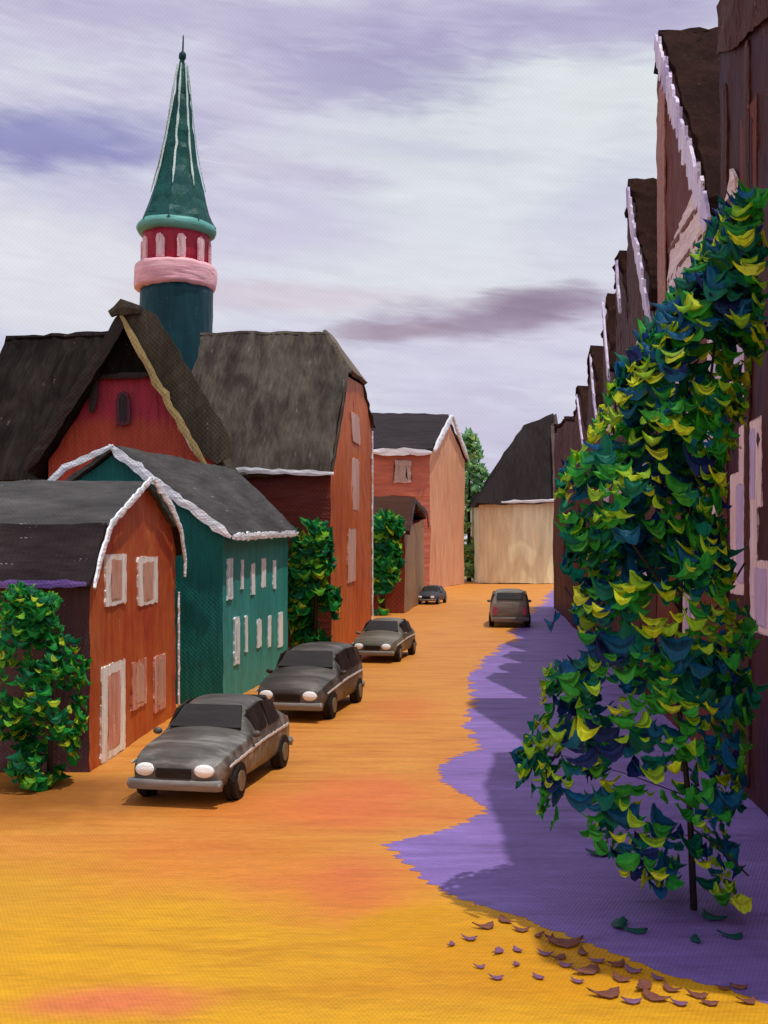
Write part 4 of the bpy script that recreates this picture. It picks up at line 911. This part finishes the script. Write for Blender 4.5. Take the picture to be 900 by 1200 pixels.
def cl(px, py, rx_, ry_, slope=0.0, amt=1.0, lo=1.5, hi=.3):
    a0 = math.atan((px - 450) / F); e0 = math.atan((640 - py) / F * math.cos(a0))
    a = mth(nt, 'ADD', mth(nt, 'SUBTRACT', az, a0), mth(nt, 'MULTIPLY', w1, rx_ / F * 1.6))
    e = mth(nt, 'ADD', mth(nt, 'SUBTRACT', el, e0), mth(nt, 'MULTIPLY', w2, ry_ / F * 2.6))
    e = mth(nt, 'SUBTRACT', e, mth(nt, 'MULTIPLY', a, slope))
    a = mth(nt, 'DIVIDE', a, rx_ / F); e = mth(nt, 'DIVIDE', e, ry_ / F)
    r = mth(nt, 'SQRT', mth(nt, 'ADD', mth(nt, 'MULTIPLY', a, a), mth(nt, 'MULTIPLY', e, e)))
    r = mth(nt, 'ADD', r, mth(nt, 'MULTIPLY', mth(nt, 'SUBTRACT', fine, .5), .9))
    return smooth(nt, r, lo, hi, 0, amt)
base = ramp(nt, mth(nt, 'ADD', mth(nt, 'MULTIPLY', strk, .6), mth(nt, 'MULTIPLY', big, .4)),
            [(.30, lin((188, 182, 216))), (.42, lin((208, 204, 226))), (.52, lin((220, 220, 234))), (.66, lin((232, 233, 240)))])
col = base
for (px, py, rx_, ry_, sl, amt, c) in (
        (620, 160, 260, 130, 0, .85, (226, 232, 236)), (740, 120, 120, 130, 0, .8, (228, 234, 236)), (560, 300, 200, 45, .05, .6, (230, 232, 238)), (60, 320, 170, 60, 0, .8, (232, 232, 236)),
        (330, 20, 520, 30, .0, .75, (186, 178, 212)), (420, 80, 170, 42, -.05, .8, (164, 156, 198)), (250, 95, 130, 60, .1, .5, (196, 188, 220)), (700, 30, 220, 28, .05, .7, (176, 166, 206)),
        (40, 172, 150, 34, .08, .95, (146, 144, 196)), (95, 150, 130, 26, .05, .5, (156, 158, 202)), (120, 230, 150, 26, .1, .45, (196, 192, 222)), (320, 260, 130, 50, .1, .5, (206, 200, 226)),
        (340, 200, 120, 16, -.1, .5, (190, 178, 210)), (500, 175, 90, 12, -.1, .35, (190, 186, 216)),
        (710, 235, 90, 60, .3, .5, (204, 202, 228)), (590, 420, 150, 70, 0, .55, (212, 206, 230)), (560, 500, 130, 50, 0, .5, (198, 190, 220)),
        (330, 345, 190, 16, 0, .5, (214, 194, 208)), (565, 372, 135, 25, .07, .9, (160, 140, 164)), (620, 354, 74, 19, .05, .8, (148, 128, 152)), (455, 386, 66, 12, .03, .7, (166, 144, 162))):
    col = mixc(nt, cl(px, py, rx_, ry_, sl, amt), col, lin(c))
kk = 2 * math.pi * F / 5.2
wv = mth(nt, 'MULTIPLY', mth(nt, 'SINE', mth(nt, 'MULTIPLY', az, kk)), mth(nt, 'SINE', mth(nt, 'MULTIPLY', el, kk)))
tex = mth(nt, 'ADD', mth(nt, 'ADD', 1.0, mth(nt, 'MULTIPLY', wv, .035)), mth(nt, 'MULTIPLY', mth(nt, 'SUBTRACT', fine, .5), .22))
cb = nd(nt, 'ShaderNodeCombineXYZ')
for i in range(3): L.new(mth(nt, 'MULTIPLY', tex, 9.8), cb.inputs[i])
cloud = mixc(nt, 1.0, col, cb.outputs[0], 'MULTIPLY')
nm = nt.nodes[-1]
full = mixc(nt, .94, sky.outputs[0], cloud)     # thick painted-looking cloud over the clear sky
L.new(full, bg.inputs[0]); bg.inputs[1].default_value = .1

sl = bpy.data.lights.new('sun', 'SUN'); sl.energy = 2.6; sl.angle = R(.6); sl.color = (1, .96, .88)
so = bpy.data.objects.new('sun', sl); C.objects.link(so)
dv = Vector((.91 * math.cos(SUN_EL), -.41 * math.cos(SUN_EL), math.sin(SUN_EL)))
so.rotation_euler = dv.to_track_quat('Z', 'Y').to_euler(); so.location = (30, 0, 60)

cam = bpy.data.cameras.new('camera'); co = bpy.data.objects.new('camera', cam); C.objects.link(co)
co.location = (0, 0, H); co.rotation_euler = (R(90), 0, 0)
cam.sensor_fit = 'VERTICAL'; cam.sensor_height = 36; cam.lens = 36 * F / 1200; cam.shift_y = 40 / 1200; cam.clip_end = 5000
scene.camera = co
scene.view_settings.view_transform = 'Standard'; scene.view_settings.look = 'None'; scene.view_settings.exposure = 0; scene.view_settings.gamma = 1
scene.view_settings.use_curve_mapping = False
